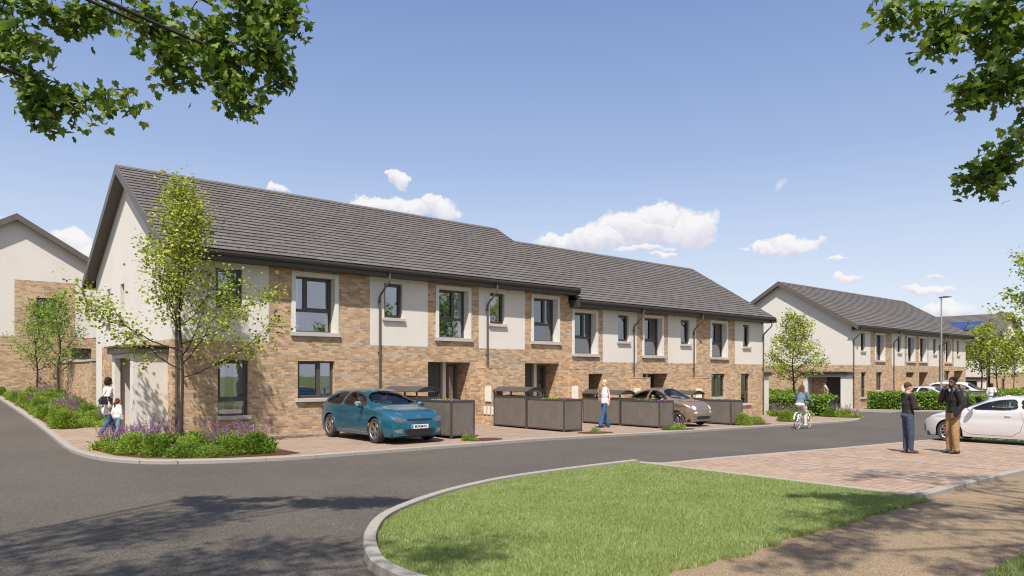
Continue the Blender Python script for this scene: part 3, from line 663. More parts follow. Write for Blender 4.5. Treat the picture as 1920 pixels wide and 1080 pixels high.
def side_porch(root, org, x, dr, y0, y1, z, base):
    """rendered box porch with a flat tiled canopy against a gable wall; dr=-1 stands out to -x"""
    xo = x+dr*.89; T = .16; X = lambda a, b: (min(a, b), max(a, b))
    mb = MB(); top = z+2.22
    mb.box(*X(xo, x+dr*.002), y0, y0+T, base-.2, top); mb.box(*X(xo, xo-dr*T), y0+T, y0+T+.22, base-.2, top)
    mb.box(*X(xo, xo-dr*T), y1-.3, y1-T, base-.2, top); mb.box(*X(xo, x+dr*.002), y1-T, y1, base-.2, top)
    mb.box(*X(xo, xo-dr*T), y0+T+.22, y1-.3, top-.12, top)
    p = mb.build('porch', M['render'], root, org)
    cm = MB(); cm.box(*X(xo+dr*.12, x+dr*.003), y0-.12, y1+.12, top+.001, top+.18); cm.build('canopy_fascia', M['fascia'], p, org)
    tm = MB()
    yy = y0-.16
    while yy < y1+.16:
        tm.box(*X(xo+dr*.17, x+dr*.003), yy, yy+.13, top+.19, top+.225+.012*(int(yy*10) % 2)); yy += .15
    tm.build('canopy_tiles', M['tile'], p, org)
    # front door inside the porch, on the gable
    dm = MB(); dm.box(*X(x+dr*.004, x+dr*.05), y0+.75, y0+1.7, base+.02, base+2.1); d = dm.build('door', M['door'], root, org)
R_ = 'M'
ROWG = 'terraced houses of the long front row'
cu = dict
house('terraced_house', 'end house nearest the camera, with white gable, side porch and the blue car outside', 0, 6.6, 0, 0, [(-.01, 2.75), (6.22, 6.61)],
      [('W', 1.18, 1.95, 3.8, 4.98, cu()), ('U', 3.47, 5.06, cu(mull=.32, curtain=(.2, .14))), ('W', 1.24, 2.13, .65, 2.29, cu(transom=1.12, curtain=(.3, .4))), ('W', 3.68, 4.92, 1.11, 2.29, cu(mull=.62, curtain=(.1, .3)))],
      [], verge=(True, False), gable=({'brick': (0, 9.0), 'holes': [(7.62, 8.16, 3.75, 4.95), (5.55, 6.09, 3.75, 4.95)], 'wins': [(7.62, 8.16, 3.75, 4.95, cu(depth=.2)), (5.55, 6.09, 3.75, 4.95, cu(depth=.2))]}, None), pipes=(.09, 6.57), vents=((3.0, 5.0),), seed=1)
H1 = bpy.context.scene.objects['terraced_house']
side_porch(H1, (0, 0, 0), 0, -1, .45, 3.0, .25, .02)
h2 = house('terraced_house', 'house behind the blue car bonnet with a doorway left of the nearest brick wing wall', 6.6, 11.2, 0, -.02, [(6.22, 8.54), (10.84, 11.21)],
      [('S', 6.77, 7.49, cu()), ('U', 8.88, 10.47, cu(mull=.62, curtain=(0, .3)))], [(8.55, 10.44, 2.31)], vents=((7.82, 5.07),), seed=2)
fin(10.95, -.92, 2.08, -.05, h2, (6.6, 0, -.02))
pipe(h2, (6.6, 0, -.02), 11.22, 0, base=2.12)
h3 = house('terraced_house', 'house left of the roof step, its upper window pale-framed beside the lower roof', 11.2, 15.75, 0, -.06, [(10.84, 13.16)],
      [('S', 11.38, 12.1, cu(curtain=(0, .2))), ('U', 13.49, 15.08, cu(mull=.62, curtain=(.2, .3)))], [(13.16, 15.05, 2.31)], vents=((12.35, 5.07),), verge=(False, False), seed=3)
fin(15.55, -.92, 2.08, -.12, h3, (11.2, 0, -.06))
Z2 = -.46
h4 = house('terraced_house', 'house right of the roof step, behind the blonde woman', 15.75, 20.1, Z2, -.2, [(17.72, 20.02)],
      [('U', 15.81, 17.4, cu(mull=.62, curtain=(0, .25))), ('S', 18.73, 19.46, cu())], [(16.0, 17.71, 2.34)], pipes=(19.78,), vents=((18.3, 5.07),), seed=4)
fin(19.55, -.92, 1.68, -.25, h4, (15.75, 0, -.2))
h5 = house('terraced_house', 'house behind the brown car, second from the far end of the row', 20.1, 24.65, Z2, -.32, [(22.32, 24.6)],
      [('U', 20.4, 21.99, cu(mull=.62, curtain=(0, .3))), ('S', 23.33, 24.06, cu())], [(20.44, 22.3, 2.35)], pipes=(24.35,), vents=((22.9, 5.07),), seed=5)
fin(24.2, -.92, 1.66, -.33, h5, (20.1, 0, -.32))
h6 = house('terraced_house', 'far end house of the front row, with two ground floor windows', 24.65, 30.9, Z2, -.44, [(28.05, 30.91)],
      [('U', 25.79, 27.38, cu(mull=.6, curtain=(0, .2))), ('S', 28.83, 29.47, cu()), ('W', 25.91, 27.14, 1.14, 2.34, cu(mull=.45, curtain=(.1, .2))), ('W', 28.64, 29.49, .74, 2.34, cu(transom=1.3, curtain=(.2, .2)))],
      [], pipes=(30.8,), verge=(False, True), gable=(None, {'brick': (0, 10)}), seed=6)
side_porch(h6, (24.65, 0, -.44), 30.9, 1, .2, 2.8, Z2, -.44)
# gable sliver above the step and its verge
sm = MB(); sl_ = 3.3/5.5
pts = [(0, Z2+5.3), (10, Z2+5.3), (10, 5.42+.5*sl_-.1), (5, 8.62), (0, 5.42+.5*sl_-.1)]
sm.prism(pts, 'x', 15.6, 15.748); sm.build('step_gable', M['render'], h3, (11.2, 0, -.06))
sm = MB()
for y0 in (-.55, 10.55): sm.prism([(y0, 5.39-.24), (5, 8.72-.26), (5, 8.76), (y0, 5.43)], 'x', 15.752, 15.80)
sm.build('barge_board', M['barge'], h3, (11.2, 0, -.06))
# lead-in box at the lower eave
sm = MB(); sm.box(15.66, 15.76, -.52, -.002, Z2+5.12, Z2+5.42); sm.build('eave_box', M['fascia'], h4, (15.75, 0, -.2))
# far row
ZF = -.40; BF = -.44; FG = 'terraced houses of the second row'
f1 = house('terraced_house', 'cream-gabled end house across the side road, with a porch on its gable', 41.7, 48.2, ZF, BF, [(41.6, 44.44), (47.88, 50.12)],
      [('S', 43.0, 43.62, cu()), ('U', 45.17, 46.74, cu(mull=.6, curtain=(.1, .3))), ('W', 43.0, 43.78, .7, 2.38, cu(transom=1.2, curtain=(.1, .3))), ('W', 45.38, 46.31, 1.15, 2.38, cu(mull=.55, curtain=(.2, .3)))],
      [], verge=(True, False), group=FG, gable=({'brick': (0, 10), 'holes': [(7.1, 7.95, 3.5, 4.6)], 'wins': [(7.1, 7.95, 3.5, 4.6, cu(mull=.5))]}, None), pipes=(41.85, 48.15), seed=7)
side_porch(f1, (41.7, 0, BF), 41.7, -1, -.05, 2.9, ZF-.04, BF)
f2 = house('terraced_house', 'second house of the distant row, behind the silver car over the hedge', 48.2, 52.4, ZF, BF, [(47.88, 50.12)], [('S', 48.9, 49.5, cu()), ('U', 50.49, 52.04, cu(mull=.6, curtain=(0, .3)))], [(50.4, 51.9, 2.38)], group=FG, seed=8)
fin(48.9, -.92, 1.6, BF, f2, (48.2, 0, BF))
f3 = house('terraced_house', 'third house of the distant row, left of the twin downpipes', 52.4, 57.1, ZF, BF, [(54.61, 57.0)], [('U', 52.74, 54.31, cu(mull=.6, curtain=(0, .3))), ('S', 55.59, 56.2, cu())], [(52.8, 54.55, 2.38)], group=FG, pipes=(56.75,), seed=9)
f4 = house('terraced_house', 'last house of the distant row, right of the twin downpipes', 57.1, 62.7, ZF, BF, [(59.95, 62.75)], [('U', 57.97, 59.46, cu(mull=.6, curtain=(0, .3))), ('S', 60.66, 61.2, cu()), ('W', 57.9, 59.1, 1.75, 2.5, cu(curtain=(.3, .3)))], [(60.05, 62.1, 2.5)], group=FG, verge=(False, True), gable=(None, {}), pipes=(57.3,), seed=10)

# the house up the side road: its gable faces the camera, ridge runs away
def gable_house(name, label, cx, t, z, half=5.0, length=14, brick=None, wins=(), org_=None, group=None):
    org = (cx, t, z); root = empty(name, org, label=label, cat='house', **({'group': group} if group else {}))
    mats = [M['brick'], M['render'], M['room']]; mb = MB()
    holes = [(w[0], w[1], z+w[2], z+w[3]) for w in wins]
    def mf(u, zz):
        if zz < z+2.85: return 0
        return 0 if (brick and brick[0] < u < brick[1] and zz < z+brick[2]) else 1
    cells(mb, 'y', t, 1, (cx-half, cx+half)+((brick[0], brick[1]) if brick else ()), (z-.5, z+5.6, z+2.85)+((z+brick[2],) if brick and brick[2] < 5.6 else ()), holes, mf)
    sl_ = .6; ze0 = z+5.62; mg = mb; 
    mb.build('wall', mats, root, org); mb = MB()
    mb.prism([(cx-half, z+5.6), (cx+half, z+5.6), (cx+half, ze0), (cx, z+8.62), (cx-half, ze0)], 'y', t, t+.28, 1); mb.build('gable_top', mats, root, org)
    for bb_ in ((cx-half, cx-half+.28, t+.3, t+length, z-.5, z+5.5), (cx+half-.28, cx+half, t+.3, t+length, z-.5, z+5.5), (cx-half+.3, cx+half-.3, t+length-.3, t+length-.001, z, z+5.4)): q = MB(); q.box(*bb_); q.build('side_wall', M['render'], root, org)
    q = MB(); q.box(cx-half+.3, cx+half-.3, t+3, t+3.1, z, z+5.4); q.build('room_partition', M['room'], root, org)
    if 0: mb.box(cx-half, cx-half+.28, t+.3, t+length, z-.5, z+5.5, 1); mb.box(cx+half-.28, cx+half, t+.3, t+length, z-.5, z+5.5, 1); mb.box(cx-half+.3, cx+half-.3, t+3, t+3.1, z, z+5.4, 2); mb.box(cx-half+.3, cx+half-.3, t+length-.3, t+length, z, z+5.4, 1)
    for w in wins: window(root, org, 'y', t, 1, w[0], w[1], z+w[2], z+w[3], **(w[4] if len(w) > 4 else {}))
    # roof: build along x then turn into place
    rm = roof_mesh(-.36, length+.3, -half-.5, 0, z+5.42, z+8.72, seed=33); rm2 = roof_mesh(-.36, length+.3, half+.5, 0, z+5.42, z+8.72, seed=34)
    tot = MB(); tot.add([(cx+y, t+x, zz) for x, y, zz in rm.v], rm.f); tot.add([(cx+y, t+x, zz) for x, y, zz in rm2.v], rm2.f)
    rf = tot.build('roof', M['tile'], root, org)
    for sg_ in (-1, 1):
        dm_ = deck_mesh(-.36, length+.3, sg_*(half+.5), 0, z+5.42, z+8.72); d2_ = MB(); d2_.add([(cx+y, t+x, zz) for x, y, zz in dm_.v], dm_.f); d2_.build('roof_deck', M['fascia'], rf, org)
    bb = MB()
    for d in (-1, 1):
        bb.prism([(cx+d*(half+.56), z+5.38-.24), (cx, z+8.72-.26), (cx, z+8.77), (cx+d*(half+.56), z+5.43)], 'y', t-.39, t-.361)
    bb.build('barge_board', M['barge'], rf, org)
    bb = MB()
    for d in (-1, 1): bb.prism([(cx+d*(half+.5), z+5.42-.2), (cx, z+8.72-.2), (cx, z+8.72-.17), (cx+d*(half+.5), z+5.42-.17)], 'y', t-.36, t-.003)
    bb.build('soffit', M['barge'], rf, org)
    fm = MB()
    for d in (-1, 1): fm.box(cx+d*(half+.5)-.04, cx+d*(half+.5)+.04, t-.36, t+length, z+5.15, z+5.43)
    fm.build('gutter', M['fascia'], rf, org)
    return root, rf
gable_house('detached_house', 'white gabled house up the side road with a brick panel and two saplings', -1.39, 21.0, .88, brick=(-1.45, 1.12, 5.66), wins=[(-.55, .33, 3.72, 4.78, cu(depth=.12)), (.95, 1.85, 1.72, 2.3, cu(depth=.1))])
w = empty('garden_wall', (.4, 12, .5), label='tall brick garden wall with pale coping beside the nearest white gable', cat='wall')
bw = MB(); bw.box(.3, .55, 12.251, 20.95, .2, 2.40); bw.box(.18, .68, 11.8, 12.25, .2, 2.40); bw.build('brick_face', M['brick'], w, (.4, 12, .5))
bw = MB(); bw.box(.15, .71, 11.77, 12.28, 2.401, 2.48); bw.box(.25, .60, 12.281, 20.95, 2.401, 2.48); bw.build('coping', M['sill'], w, (.4, 12, .5))

# solar-panelled house at the far right
m = MT('solar_cells'); tcx = m.coord('obj'); b_ = m.N('TexBrick'); b_.offset = 0; m.L(tcx, b_.inputs['Vector']); b_.inputs['Scale'].default_value = 1; b_.inputs['Brick Width'].default_value = .16; b_.inputs['Row Height'].default_value = .16; b_.inputs['Mortar Size'].default_value = .006
b_.inputs['Color1'].default_value = (.012, .03, .12, 1); b_.inputs['Color2'].default_value = (.016, .04, .15, 1); b_.inputs['Mortar'].default_value = (.12, .16, .28, 1); m.col(b_.outputs['Color']); m.set(Roughness=.12, Coat_Weight=.6); M['solar'] = m.mat
sr, srf = gable_house('detached_house', 'white house at the far right with three blue solar panels on its grey roof', 77.2, .8, -.9, half=5.5, length=16, brick=None, wins=[(78.2, 79.4, 3.7, 4.9), (75.0, 76.2, 1.0, 2.3)])
sv = Vector((-.5, 0, 0))
def on_slope(y, l):   # the -x slope of that roof: l metres up from the eave
    half = 5.5; L = math.hypot(6.0, 3.3); return (77.2-6.0+6.0*l/L-.05*3.3/L*0-.06, y, -.9+5.42+3.3*l/L+.10)
for k in range(3):
    y0 = 2.35+k*1.36; a = [on_slope(y0, 3.1), on_slope(y0+1.28, 3.1), on_slope(y0+1.28, 5.0), on_slope(y0, 5.0)]
    mb = MB(); up = Vector((-.48, 0, .87))*.05; vs = [Vector(q) for q in a]+[Vector(q)+up for q in a]
    mb.add(vs, [(0, 1, 2, 3), (7, 6, 5, 4), (0, 4, 5, 1), (1, 5, 6, 2), (2, 6, 7, 3), (3, 7, 4, 0)]); mb.build('solar_panel', M['solar'], srf, (77.2, .8, -.9))
side = side_porch(sr, (77.2, .8, -.9), 71.7, -1, 1.2, 3.6, -.9, -.9)
mb = MB(); mb.box(66.5, 71.5, 6.0, 6.25, -.5, 1.6); w = empty('garden_wall', (69, 6, -.44), label='distant brick garden wall in front of the solar house', cat='wall'); mb.build('brick_face', M['brick'], w, (69, 6, -.44))
# ------------------------------------------------------------ foliage
M['leaf'] = mat_leaf('young_tree_leaf', [(.05, (.08, .13, .02)), (.35, (.20, .26, .035)), (.7, (.42, .43, .07)), (1, (.60, .56, .12))], .35)
M['leafg'] = mat_leaf('sapling_leaf', [(.1, (.07, .14, .02)), (.5, (.17, .27, .035)), (.9, (.34, .44, .08))], .35)
M['maple'] = mat_leaf('maple_leaf', [(.1, (.04, .075, .015)), (.45, (.095, .155, .03)), (.75, (.22, .28, .055)), (1, (.38, .40, .11))], .32)
M['shrub'] = mat_leaf('shrub_leaf', [(.1, (.08, .14, .02)), (.5, (.20, .30, .04)), (.9, (.42, .50, .10))], .3)
M['hedge'] = mat_leaf('hedge_leaf', [(.1, (.08, .15, .018)), (.5, (.18, .29, .035)), (.9, (.33, .44, .08))], .3, .4)
nt_ = M['shrub'].node_tree; oi = nt_.nodes.new('ShaderNodeObjectInfo'); mf_ = nt_.nodes.new('ShaderNodeMapRange'); nt_.links.new(oi.outputs['Random'], mf_.inputs['Value']); mf_.inputs['To Min'].default_value = -.22; mf_.inputs['To Max'].default_value = .22
for n_ in nt_.nodes:
    if n_.type == 'VALTORGB':
        ad_ = nt_.nodes.new('ShaderNodeMath'); ad_.operation = 'ADD'; nt_.links.new(n_.inputs[0].links[0].from_socket, ad_.inputs[0]); nt_.links.new(mf_.outputs[0], ad_.inputs[1]); nt_.links.new(ad_.outputs[0], n_.inputs[0]); break
M['purple'] = mat_leaf('purple_flower', [(.1, (.17, .05, .22)), (.6, (.34, .11, .40)), (1, (.55, .28, .60))], .3, .7)
M['dry'] = mat_leaf('dry_grass', [(.1, (.25, .19, .10)), (.9, (.45, .37, .22))], .3, .7)
DIAM = np.array([(0, 0), (.5, .32), (.42, .70), (0, 1)]), np.array([(0, 0), (-.5, .32), (-.42, .70), (0, 1)])
MAP = [(0, 0), (.12, .10), (.42, .02), (.36, .20), (.60, .34), (.44, .42), (.52, .62), (.24, .56), (.16, .78), (0, 1.0)]
def leaves(name, C, size, mat, r, parent=None, loc=(0, 0, 0), shape='d', flat=.5, aspect=.8, curl=.25, out=None, **k):
    """C: Nx3 leaf positions; every leaf is folded along its rib"""
    n = len(C); C = np.asarray(C, float); s = size*r.uniform(.65, 1.25, n)
    ax = r.normal(size=(n, 3)); ax[:, 2] = ax[:, 2]*flat-.25
    if out is not None: ax += out*.9
    ax /= np.linalg.norm(ax, axis=1)[:, None]
    nn = r.normal(size=(n, 3))*.9; nn[:, 2] += 1.0; nn -= ax*(nn*ax).sum(1)[:, None]; nn /= np.linalg.norm(nn, axis=1)[:, None]
    sd = np.cross(ax, nn)
    if shape == 'm': R = np.array(MAP); Lf = R*[-1, 1]
    else: R, Lf = DIAM
    m = len(R); mid = [0, m-1]
    V = []; pts = np.concatenate([R, Lf[1:-1]]) ; P = len(pts)
    x = pts[:, 0][None, :, None]*s[:, None, None]*aspect; y = pts[:, 1][None, :, None]*s[:, None, None]
    fold = np.abs(pts[:, 0])[None, :, None]*s[:, None, None]*curl-(pts[:, 1]**2)[None, :, None]*s[:, None, None]*.18
    V = C[:, None, :]+sd[:, None, :]*x+ax[:, None, :]*y+nn[:, None, :]*fold
    b = np.arange(n)[:, None]*P
    f1 = np.arange(m)[None, :]+b; f2 = np.array([0]+[m-1]+list(range(P-1, m-1, -1)))[None, :]+b
    loops = np.concatenate([f1, f2], 1).ravel(); st = (np.arange(n)[:, None]*2*m+np.array([0, m])[None, :]).ravel(); tt = np.full(2*n, m)
    return fast_mesh(name, V.reshape(-1, 3), loops, st, tt, mat, parent, loc, **k)
def tree(name, label, loc, H, prof, nleaf, size, mat, seed, trunk=.07, z0=.25, nlimb=26, bias=(0, 0), up=.55, cat='tree', dense=1, group=None, wobble=.12, clump=.17):
    """tapered trunk, limbs that reach the crown profile prof(z fraction)->radius, leaves clustered round the twigs"""
    r = np.random.default_rng(seed); kw = {'group': group} if group else {}
    root = empty(name, loc, label=label, cat=cat, **kw); mb = MB()
    tp = [np.array((0, 0, -.05))]; nseg = 14
    for i in range(1, nseg+1): tp.append(np.array((wobble*math.sin(i*.9+seed)*i/nseg, wobble*math.cos(i*.7+seed*2)*i/nseg, H*.97*i/nseg)))
    rad = [trunk*(1.25 if i == 0 else 1)*(1-.93*(i/nseg)**.85)+.004 for i in range(nseg+1)]
    mb.tube(tp, rad, 9)
    def tr(z):
        f = min(max(z/(H*.97)*nseg, 0), nseg-.001); i = int(f); return tp[i]+(tp[i+1]-tp[i])*(f-i), rad[i]+(rad[i+1]-rad[i])*(f-i)
    C = []; W = []
    for q in range(nlimb):
        f = (q+.5)/nlimb; zf = z0+(1-z0)*f**.9*.97; z = zf*H*.93; p0, r0 = tr(z); az = q*2.399+r.uniform(-.5, .5)
        tipz = min(z+H*.06+prof(zf)*up*r.uniform(.4, 1.3), H*.99); R = prof(min(tipz/H, 1))*r.uniform(.75, 1.12)*(1+bias[0]*math.cos(az)+bias[1]*math.sin(az))
        d = np.array((math.cos(az), math.sin(az), 0)); pts = []; K = 7
        jit = r.normal(size=(K+1, 3))*.03*R
        for i in range(K+1):
            t = i/K; pts.append(p0+d*R*(t**.9)+np.array((0, 0, (tipz-z)*t**(1.25)))+jit[i]*t)
        lr = max(r0*.55, .007); mb.tube(pts, [lr*(1-.85*i/K)+.0025 for i in range(K+1)], 5, caps=False)
        for i in range(2, K+1):
            for s_ in range(2 if i < K else 3):
                a2 = az+r.choice([-1, 1])*r.uniform(.4, 1.3); L = R*.30*r.uniform(.5, 1.2)*(1.15-.5*i/K)+.08
                e = pts[i]+np.array((math.cos(a2), math.sin(a2), r.uniform(-.15, .7)))*L; mid = (pts[i]+e)/2+r.normal(size=3)*.03
                mb.tube([pts[i], mid, e], [.005+lr*.12, .004, .002], 4, caps=False)
                for c in (mid, e, e+(e-mid)*.5): C.append(c); W.append(.25+R*.6)
            C.append(pts[i]); W.append(.5)
    for i in range(int(nseg*.6), nseg+1): C.append(tp[i]); W.append(1.2)
    C = np.array(C); W = np.array(W)*r.uniform(.2, 1.8, len(W)); idx = r.choice(len(C), nleaf, p=W/W.sum())
    Pn = C[idx]+r.normal(size=(nleaf, 3))*clump*np.array((1, 1, .8)); rr = np.hypot(Pn[:, 0], Pn[:, 1]); keep = Pn[:, 2] > z0*H*.72
    Pn = Pn[keep]
    mb.build('trunk', M['bark'], root, smooth=True)
    leaves('crown', Pn, size, mat, r, root)
    return root
def interp(*pp):
    xs = [p[0] for p in pp]; ys = [p[1] for p in pp]
    return lambda z: float(np.interp(z, xs, ys))
main = tree('street_tree', 'tall young tree with yellow-green leaves before the nearest house corner', (-.2, -1.55, 0), 7.2, interp((.2, 1.0), (.34, 1.9), (.45, 2.3), (.56, 2.0), (.66, 1.1), (.78, .6), (.9, .3), (1, .08)), 7400, .080, M['leaf'], 11, trunk=.046, z0=.25, nlimb=32, up=.8)
tree('street_tree', 'young tree with pale yellow-green leaves rising from the planted corner behind the cyclist', (34.75, .3, -.45), 6.1, interp((.2, .9), (.36, 1.9), (.5, 1.5), (.65, 1.3), (.8, .9), (.92, .5), (1, .1)), 5600, .10, M['leaf'], 23, trunk=.07, z0=.28, nlimb=26, up=.4)
SG = 'two saplings in front of the side road house'
tree('sapling', 'left one of the two green saplings in the side road bed', (-.75, 19.2, .78), 4.6, interp((.25, .4), (.45, 1.1), (.6, .95), (.8, .5), (1, .1)), 2600, .08, M['leafg'], 5, trunk=.05, z0=.27, nlimb=20, up=.9, group=SG)
tree('sapling', 'right one of the two green saplings, just left of the brick garden wall', (-.25, 16.6, .68), 4.9, interp((.25, .4), (.4, .85), (.55, .95), (.75, .6), (1, .1)), 2900, .075, M['leafg'], 8, trunk=.05, z0=.25, nlimb=20, up=.9, group=SG)
tree('street_tree', 'large leafy tree leaning in at the right edge behind the white car', (24.9, -15.1, -.35), 7.4, interp((.15, 1.9), (.3, 2.6), (.5, 2.35), (.7, 1.8), (.88, 1.1), (1, .2)), 9500, .10, M['leaf'], 37, trunk=.09, z0=.25, nlimb=32, up=.3)
BG = 'trees beyond the distant row'
tree('background_tree', 'bright green tree right beside the end of the distant row', (64.6, -.6, -.44), 6.6, interp((.3, 1.0), (.5, 2.1), (.75, 1.6), (1, .3)), 2000, .18, M['leaf'], 41, trunk=.08, z0=.35, nlimb=22, group=BG, clump=.25)
tree('background_tree', 'slim green tree before the distant brick garden wall', (66.2, -1.3, -.44), 5.6, interp((.3, .8), (.5, 1.6), (.75, 1.2), (1, .3)), 1500, .16, M['leafg'], 42, trunk=.06, z0=.35, nlimb=20, group=BG, clump=.25)
tree('background_tree', 'thin tree behind the woman in the long white coat', (65.6, -2.7, -.44), 5.2, interp((.3, .8), (.5, 1.4), (.75, 1.1), (1, .3)), 1300, .15, M['leaf'], 43, trunk=.05, z0=.35, nlimb=18, group=BG, clump=.25)

for i_, (x_, y_, h_, sd_) in enumerate(((-9, -33, 8.5, 61), (-1.5, -35, 9.5, 62), (7, -34, 8, 63), (15, -36, 10, 64), (25, -34, 9, 65), (36, -36, 10, 66))):
    tree('park_tree', 'broad green park tree behind the viewpoint, seen only in window reflections', (x_, y_, 0), h_, interp((.15, 1.8), (.4, 3.2), (.7, 2.8), (.9, 1.6), (1, .3)), 3600, .26, M['leafg'], sd_, trunk=.2, z0=.22, nlimb=24, up=.5, group='park trees behind the viewpoint', clump=.35)
# the two big maples overhead
def cam_to_world(X, Y, z):
    return np.array((-5.93+.7604*X+.6494*Y, -21.56-.6494*X+.7604*Y, z))
def maple(name, label, base, sprays, crown_blobs, seed, H=8.5, nvis=1.0):
    r = np.random.default_rng(seed); root = empty(name, tuple(base), label=label, cat='tree'); mb = MB(); b = np.array(base)
    top = np.array((.2, .1, H*.62))
    mb.tube([(0, 0, -.2), (.05, 0, H*.2), (.12, .08, H*.42), tuple(top)], [.24, .19, .16, .12], 12)
    C = []
    for pts, wid, n in sprays:
        P = [np.array(p)-b for p in pts]; start = top*r.uniform(.75, 1.0)
        path = [start, start+(P[0]-start)*.5+np.array((0, 0, .5))]+P
        path = [np.array(q) for q in smooth3(path, 5)]; k = len(path)
        mb.tube(path, [.022*(1-i/(k-1))**1.2+.005 for i in range(k)], 6, caps=False)
        S = [np.array(q) for q in smooth3(P, 10)]; m = len(S)
        for q in range(n):
            i = int(r.uniform(0, m-1)); t = i/(m-1); c = S[i]; side = r.normal(size=3)*wid*(1.05-.55*t)*.55
            e = c+side+np.array((0, 0, -.08)); mb.tube([c, (c+e)/2+np.array((0, 0, .03)), e], [.008, .005, .003], 4, caps=False)
            cl = int(r.integers(15, 29))
            C.append(e+r.normal(size=(cl, 3))*np.array((.085, .085, .075)))
    for c, rad, n in crown_blobs:
        c = np.array(c)-b; mb.tube([top, (top+c)/2+np.array((0, 0, .4)), c], [.08, .045, .02], 6, caps=False)
        u = r.normal(size=(n, 3)); u /= np.linalg.norm(u, axis=1)[:, None]; rr = r.random(n)**.5
        P = u*rr[:, None]*np.array(rad); nc = max(n//22, 4); cc = P[:nc]; idx = r.integers(0, nc, n); C.append(c+cc[idx]+r.normal(size=(n, 3))*.16)
    mb.build('trunk', M['bark'], root, smooth=True)
    leaves('crown', np.concatenate(C), .092, M['maple'], r, root, shape='m', aspect=1.0, curl=.18, flat=.7)
    return root
def smooth3(pts, n):
    out = []
    for i in range(len(pts)-1):
        p0, p1, p2, p3 = [np.array(pts[min(max(j, 0), len(pts)-1)], float) for j in (i-1, i, i+1, i+2)]
        for q in range(n):
            t = q/n; out.append(.5*((2*p1)+(-p0+p2)*t+(2*p0-5*p1+4*p2-p3)*t*t+(-p0+3*p1-3*p2+p3)*t**3))
    out.append(np.array(pts[-1], float)); return out
W_ = lambda *p: [cam_to_world(*q) for q in p]
SPL = [
 (W_((-5.6, 7.3, 6.0), (-5.27, 7.3, 5.45), (-5.05, 7.3, 5.13), (-4.86, 7.3, 4.91), (-4.76, 7.3, 4.7), (-4.62, 7.3, 4.52)), .19, 24),
 (W_((-4.70, 7.3, 4.80), (-4.46, 7.3, 4.66), (-4.25, 7.35, 4.69), (-4.05, 7.4, 4.80), (-3.86, 7.4, 4.76)), .12, 12),
 (W_((-5.5, 7.4, 5.8), (-4.95, 7.4, 5.62), (-4.57, 7.4, 5.62), (-4.22, 7.4, 5.62)), .20, 22),
 (W_((-5.4, 7.2, 5.4), (-4.9, 7.2, 5.28), (-4.62, 7.2, 5.25)), .16, 8),
 (W_((-4.1, 7.3, 5.9), (-3.63, 7.3, 5.46), (-3.30, 7.3, 5.23), (-3.02, 7.35, 4.98), (-2.78, 7.4, 4.74), (-2.58, 7.4, 4.62)), .16, 25),
 (W_((-3.55, 7.3, 5.34), (-3.44, 7.3, 5.13), (-3.34, 7.3, 4.92)), .16, 11),
 (W_((-3.31, 7.4, 5.8), (-3.06, 7.4, 5.5), (-2.98, 7.4, 5.26)), .17, 12),
 (W_((-2.95, 7.3, 5.85), (-2.60, 7.3, 5.66), (-2.36, 7.3, 5.60), (-2.24, 7.3, 5.64)), .17, 17),
 (W_((-2.95, 7.4, 5.18), (-2.60, 7.4, 5.20), (-2.40, 7.4, 5.07), (-2.30, 7.4, 4.92)), .15, 14),
 (W_((-2.75, 7.3, 5.72), (-2.52, 7.3, 5.42), (-2.40, 7.3, 5.24)), .15, 10),
]
CBL = [(cam_to_world(-5.6, 4.2, 7.3), (2.0, 1.1, .9), 1500), (cam_to_world(-3.2, 2.9, 7.0), (1.5, .9, .8), 1000), (cam_to_world(-1.3, 2.7, 7.2), (1.2, .55, .6), 520), (cam_to_world(-8.0, 3.0, 6.5), (1.8, 1.5, 1.2), 1000), (cam_to_world(-4.4, 1.6, 7.0), (1.6, .9, .8), 900), (cam_to_world(-3.0, 1.2, 6.8), (1.8, .5, .5), 800), (cam_to_world(-6.3, 2.4, 7.0), (1.7, .7, .6), 800)]
maple('maple_tree', 'large maple whose branches hang into the top left of the view', cam_to_world(-8.2, 1.2, 0), SPL, CBL, 71)
SPR = [
 (W_((5.6, 7.3, 5.9), (4.95, 7.3, 5.62), (4.41, 7.3, 5.60), (4.0, 7.3, 5.60), (3.74, 7.3, 5.60)), .17, 26),
 (W_((4.6, 7.3, 5.55), (4.38, 7.3, 5.36), (4.25, 7.3, 5.20)), .12, 9),
 (W_((5.3, 7.3, 5.55), (4.98, 7.3, 5.36), (4.80, 7.3, 5.28)), .15, 12),
 (W_((5.7, 7.3, 5.4), (5.2, 7.3, 5.06), (4.88, 7.3, 4.93), (4.63, 7.3, 4.76)), .17, 22),
 (W_((5.4, 7.3, 4.95), (5.12, 7.3, 4.88), (4.95, 7.3, 4.84)), .14, 9),
 (W_((5.7, 7.3, 4.8), (5.22, 7.3, 4.36), (4.97, 7.3, 4.12), (4.68, 7.3, 3.88)), .15, 22),
]
CBR = [(cam_to_world(4.7, 5.0, 7.2), (1.5, .9, .7), 1100), (cam_to_world(7.0, 4.6, 6.9), (1.7, 1.2, .9), 900), (cam_to_world(3.4, 4.0, 7.4), (.9, .7, .5), 420), (cam_to_world(2.5, 3.0, 6.9), (1.2, .45, .5), 650), (cam_to_world(4.3, 2.6, 6.9), (1.2, .5, .5), 600), (cam_to_world(7.3, 7.6, 7.4), (1.2, 1.1, .9), 600), (cam_to_world(6.0, 8.2, 7.9), (1.0, .5, .4), 300)]
maple('maple_tree', 'large maple whose dark branches reach in from the top right', cam_to_world(8.2, 4.2, 0), SPR, CBR, 72)

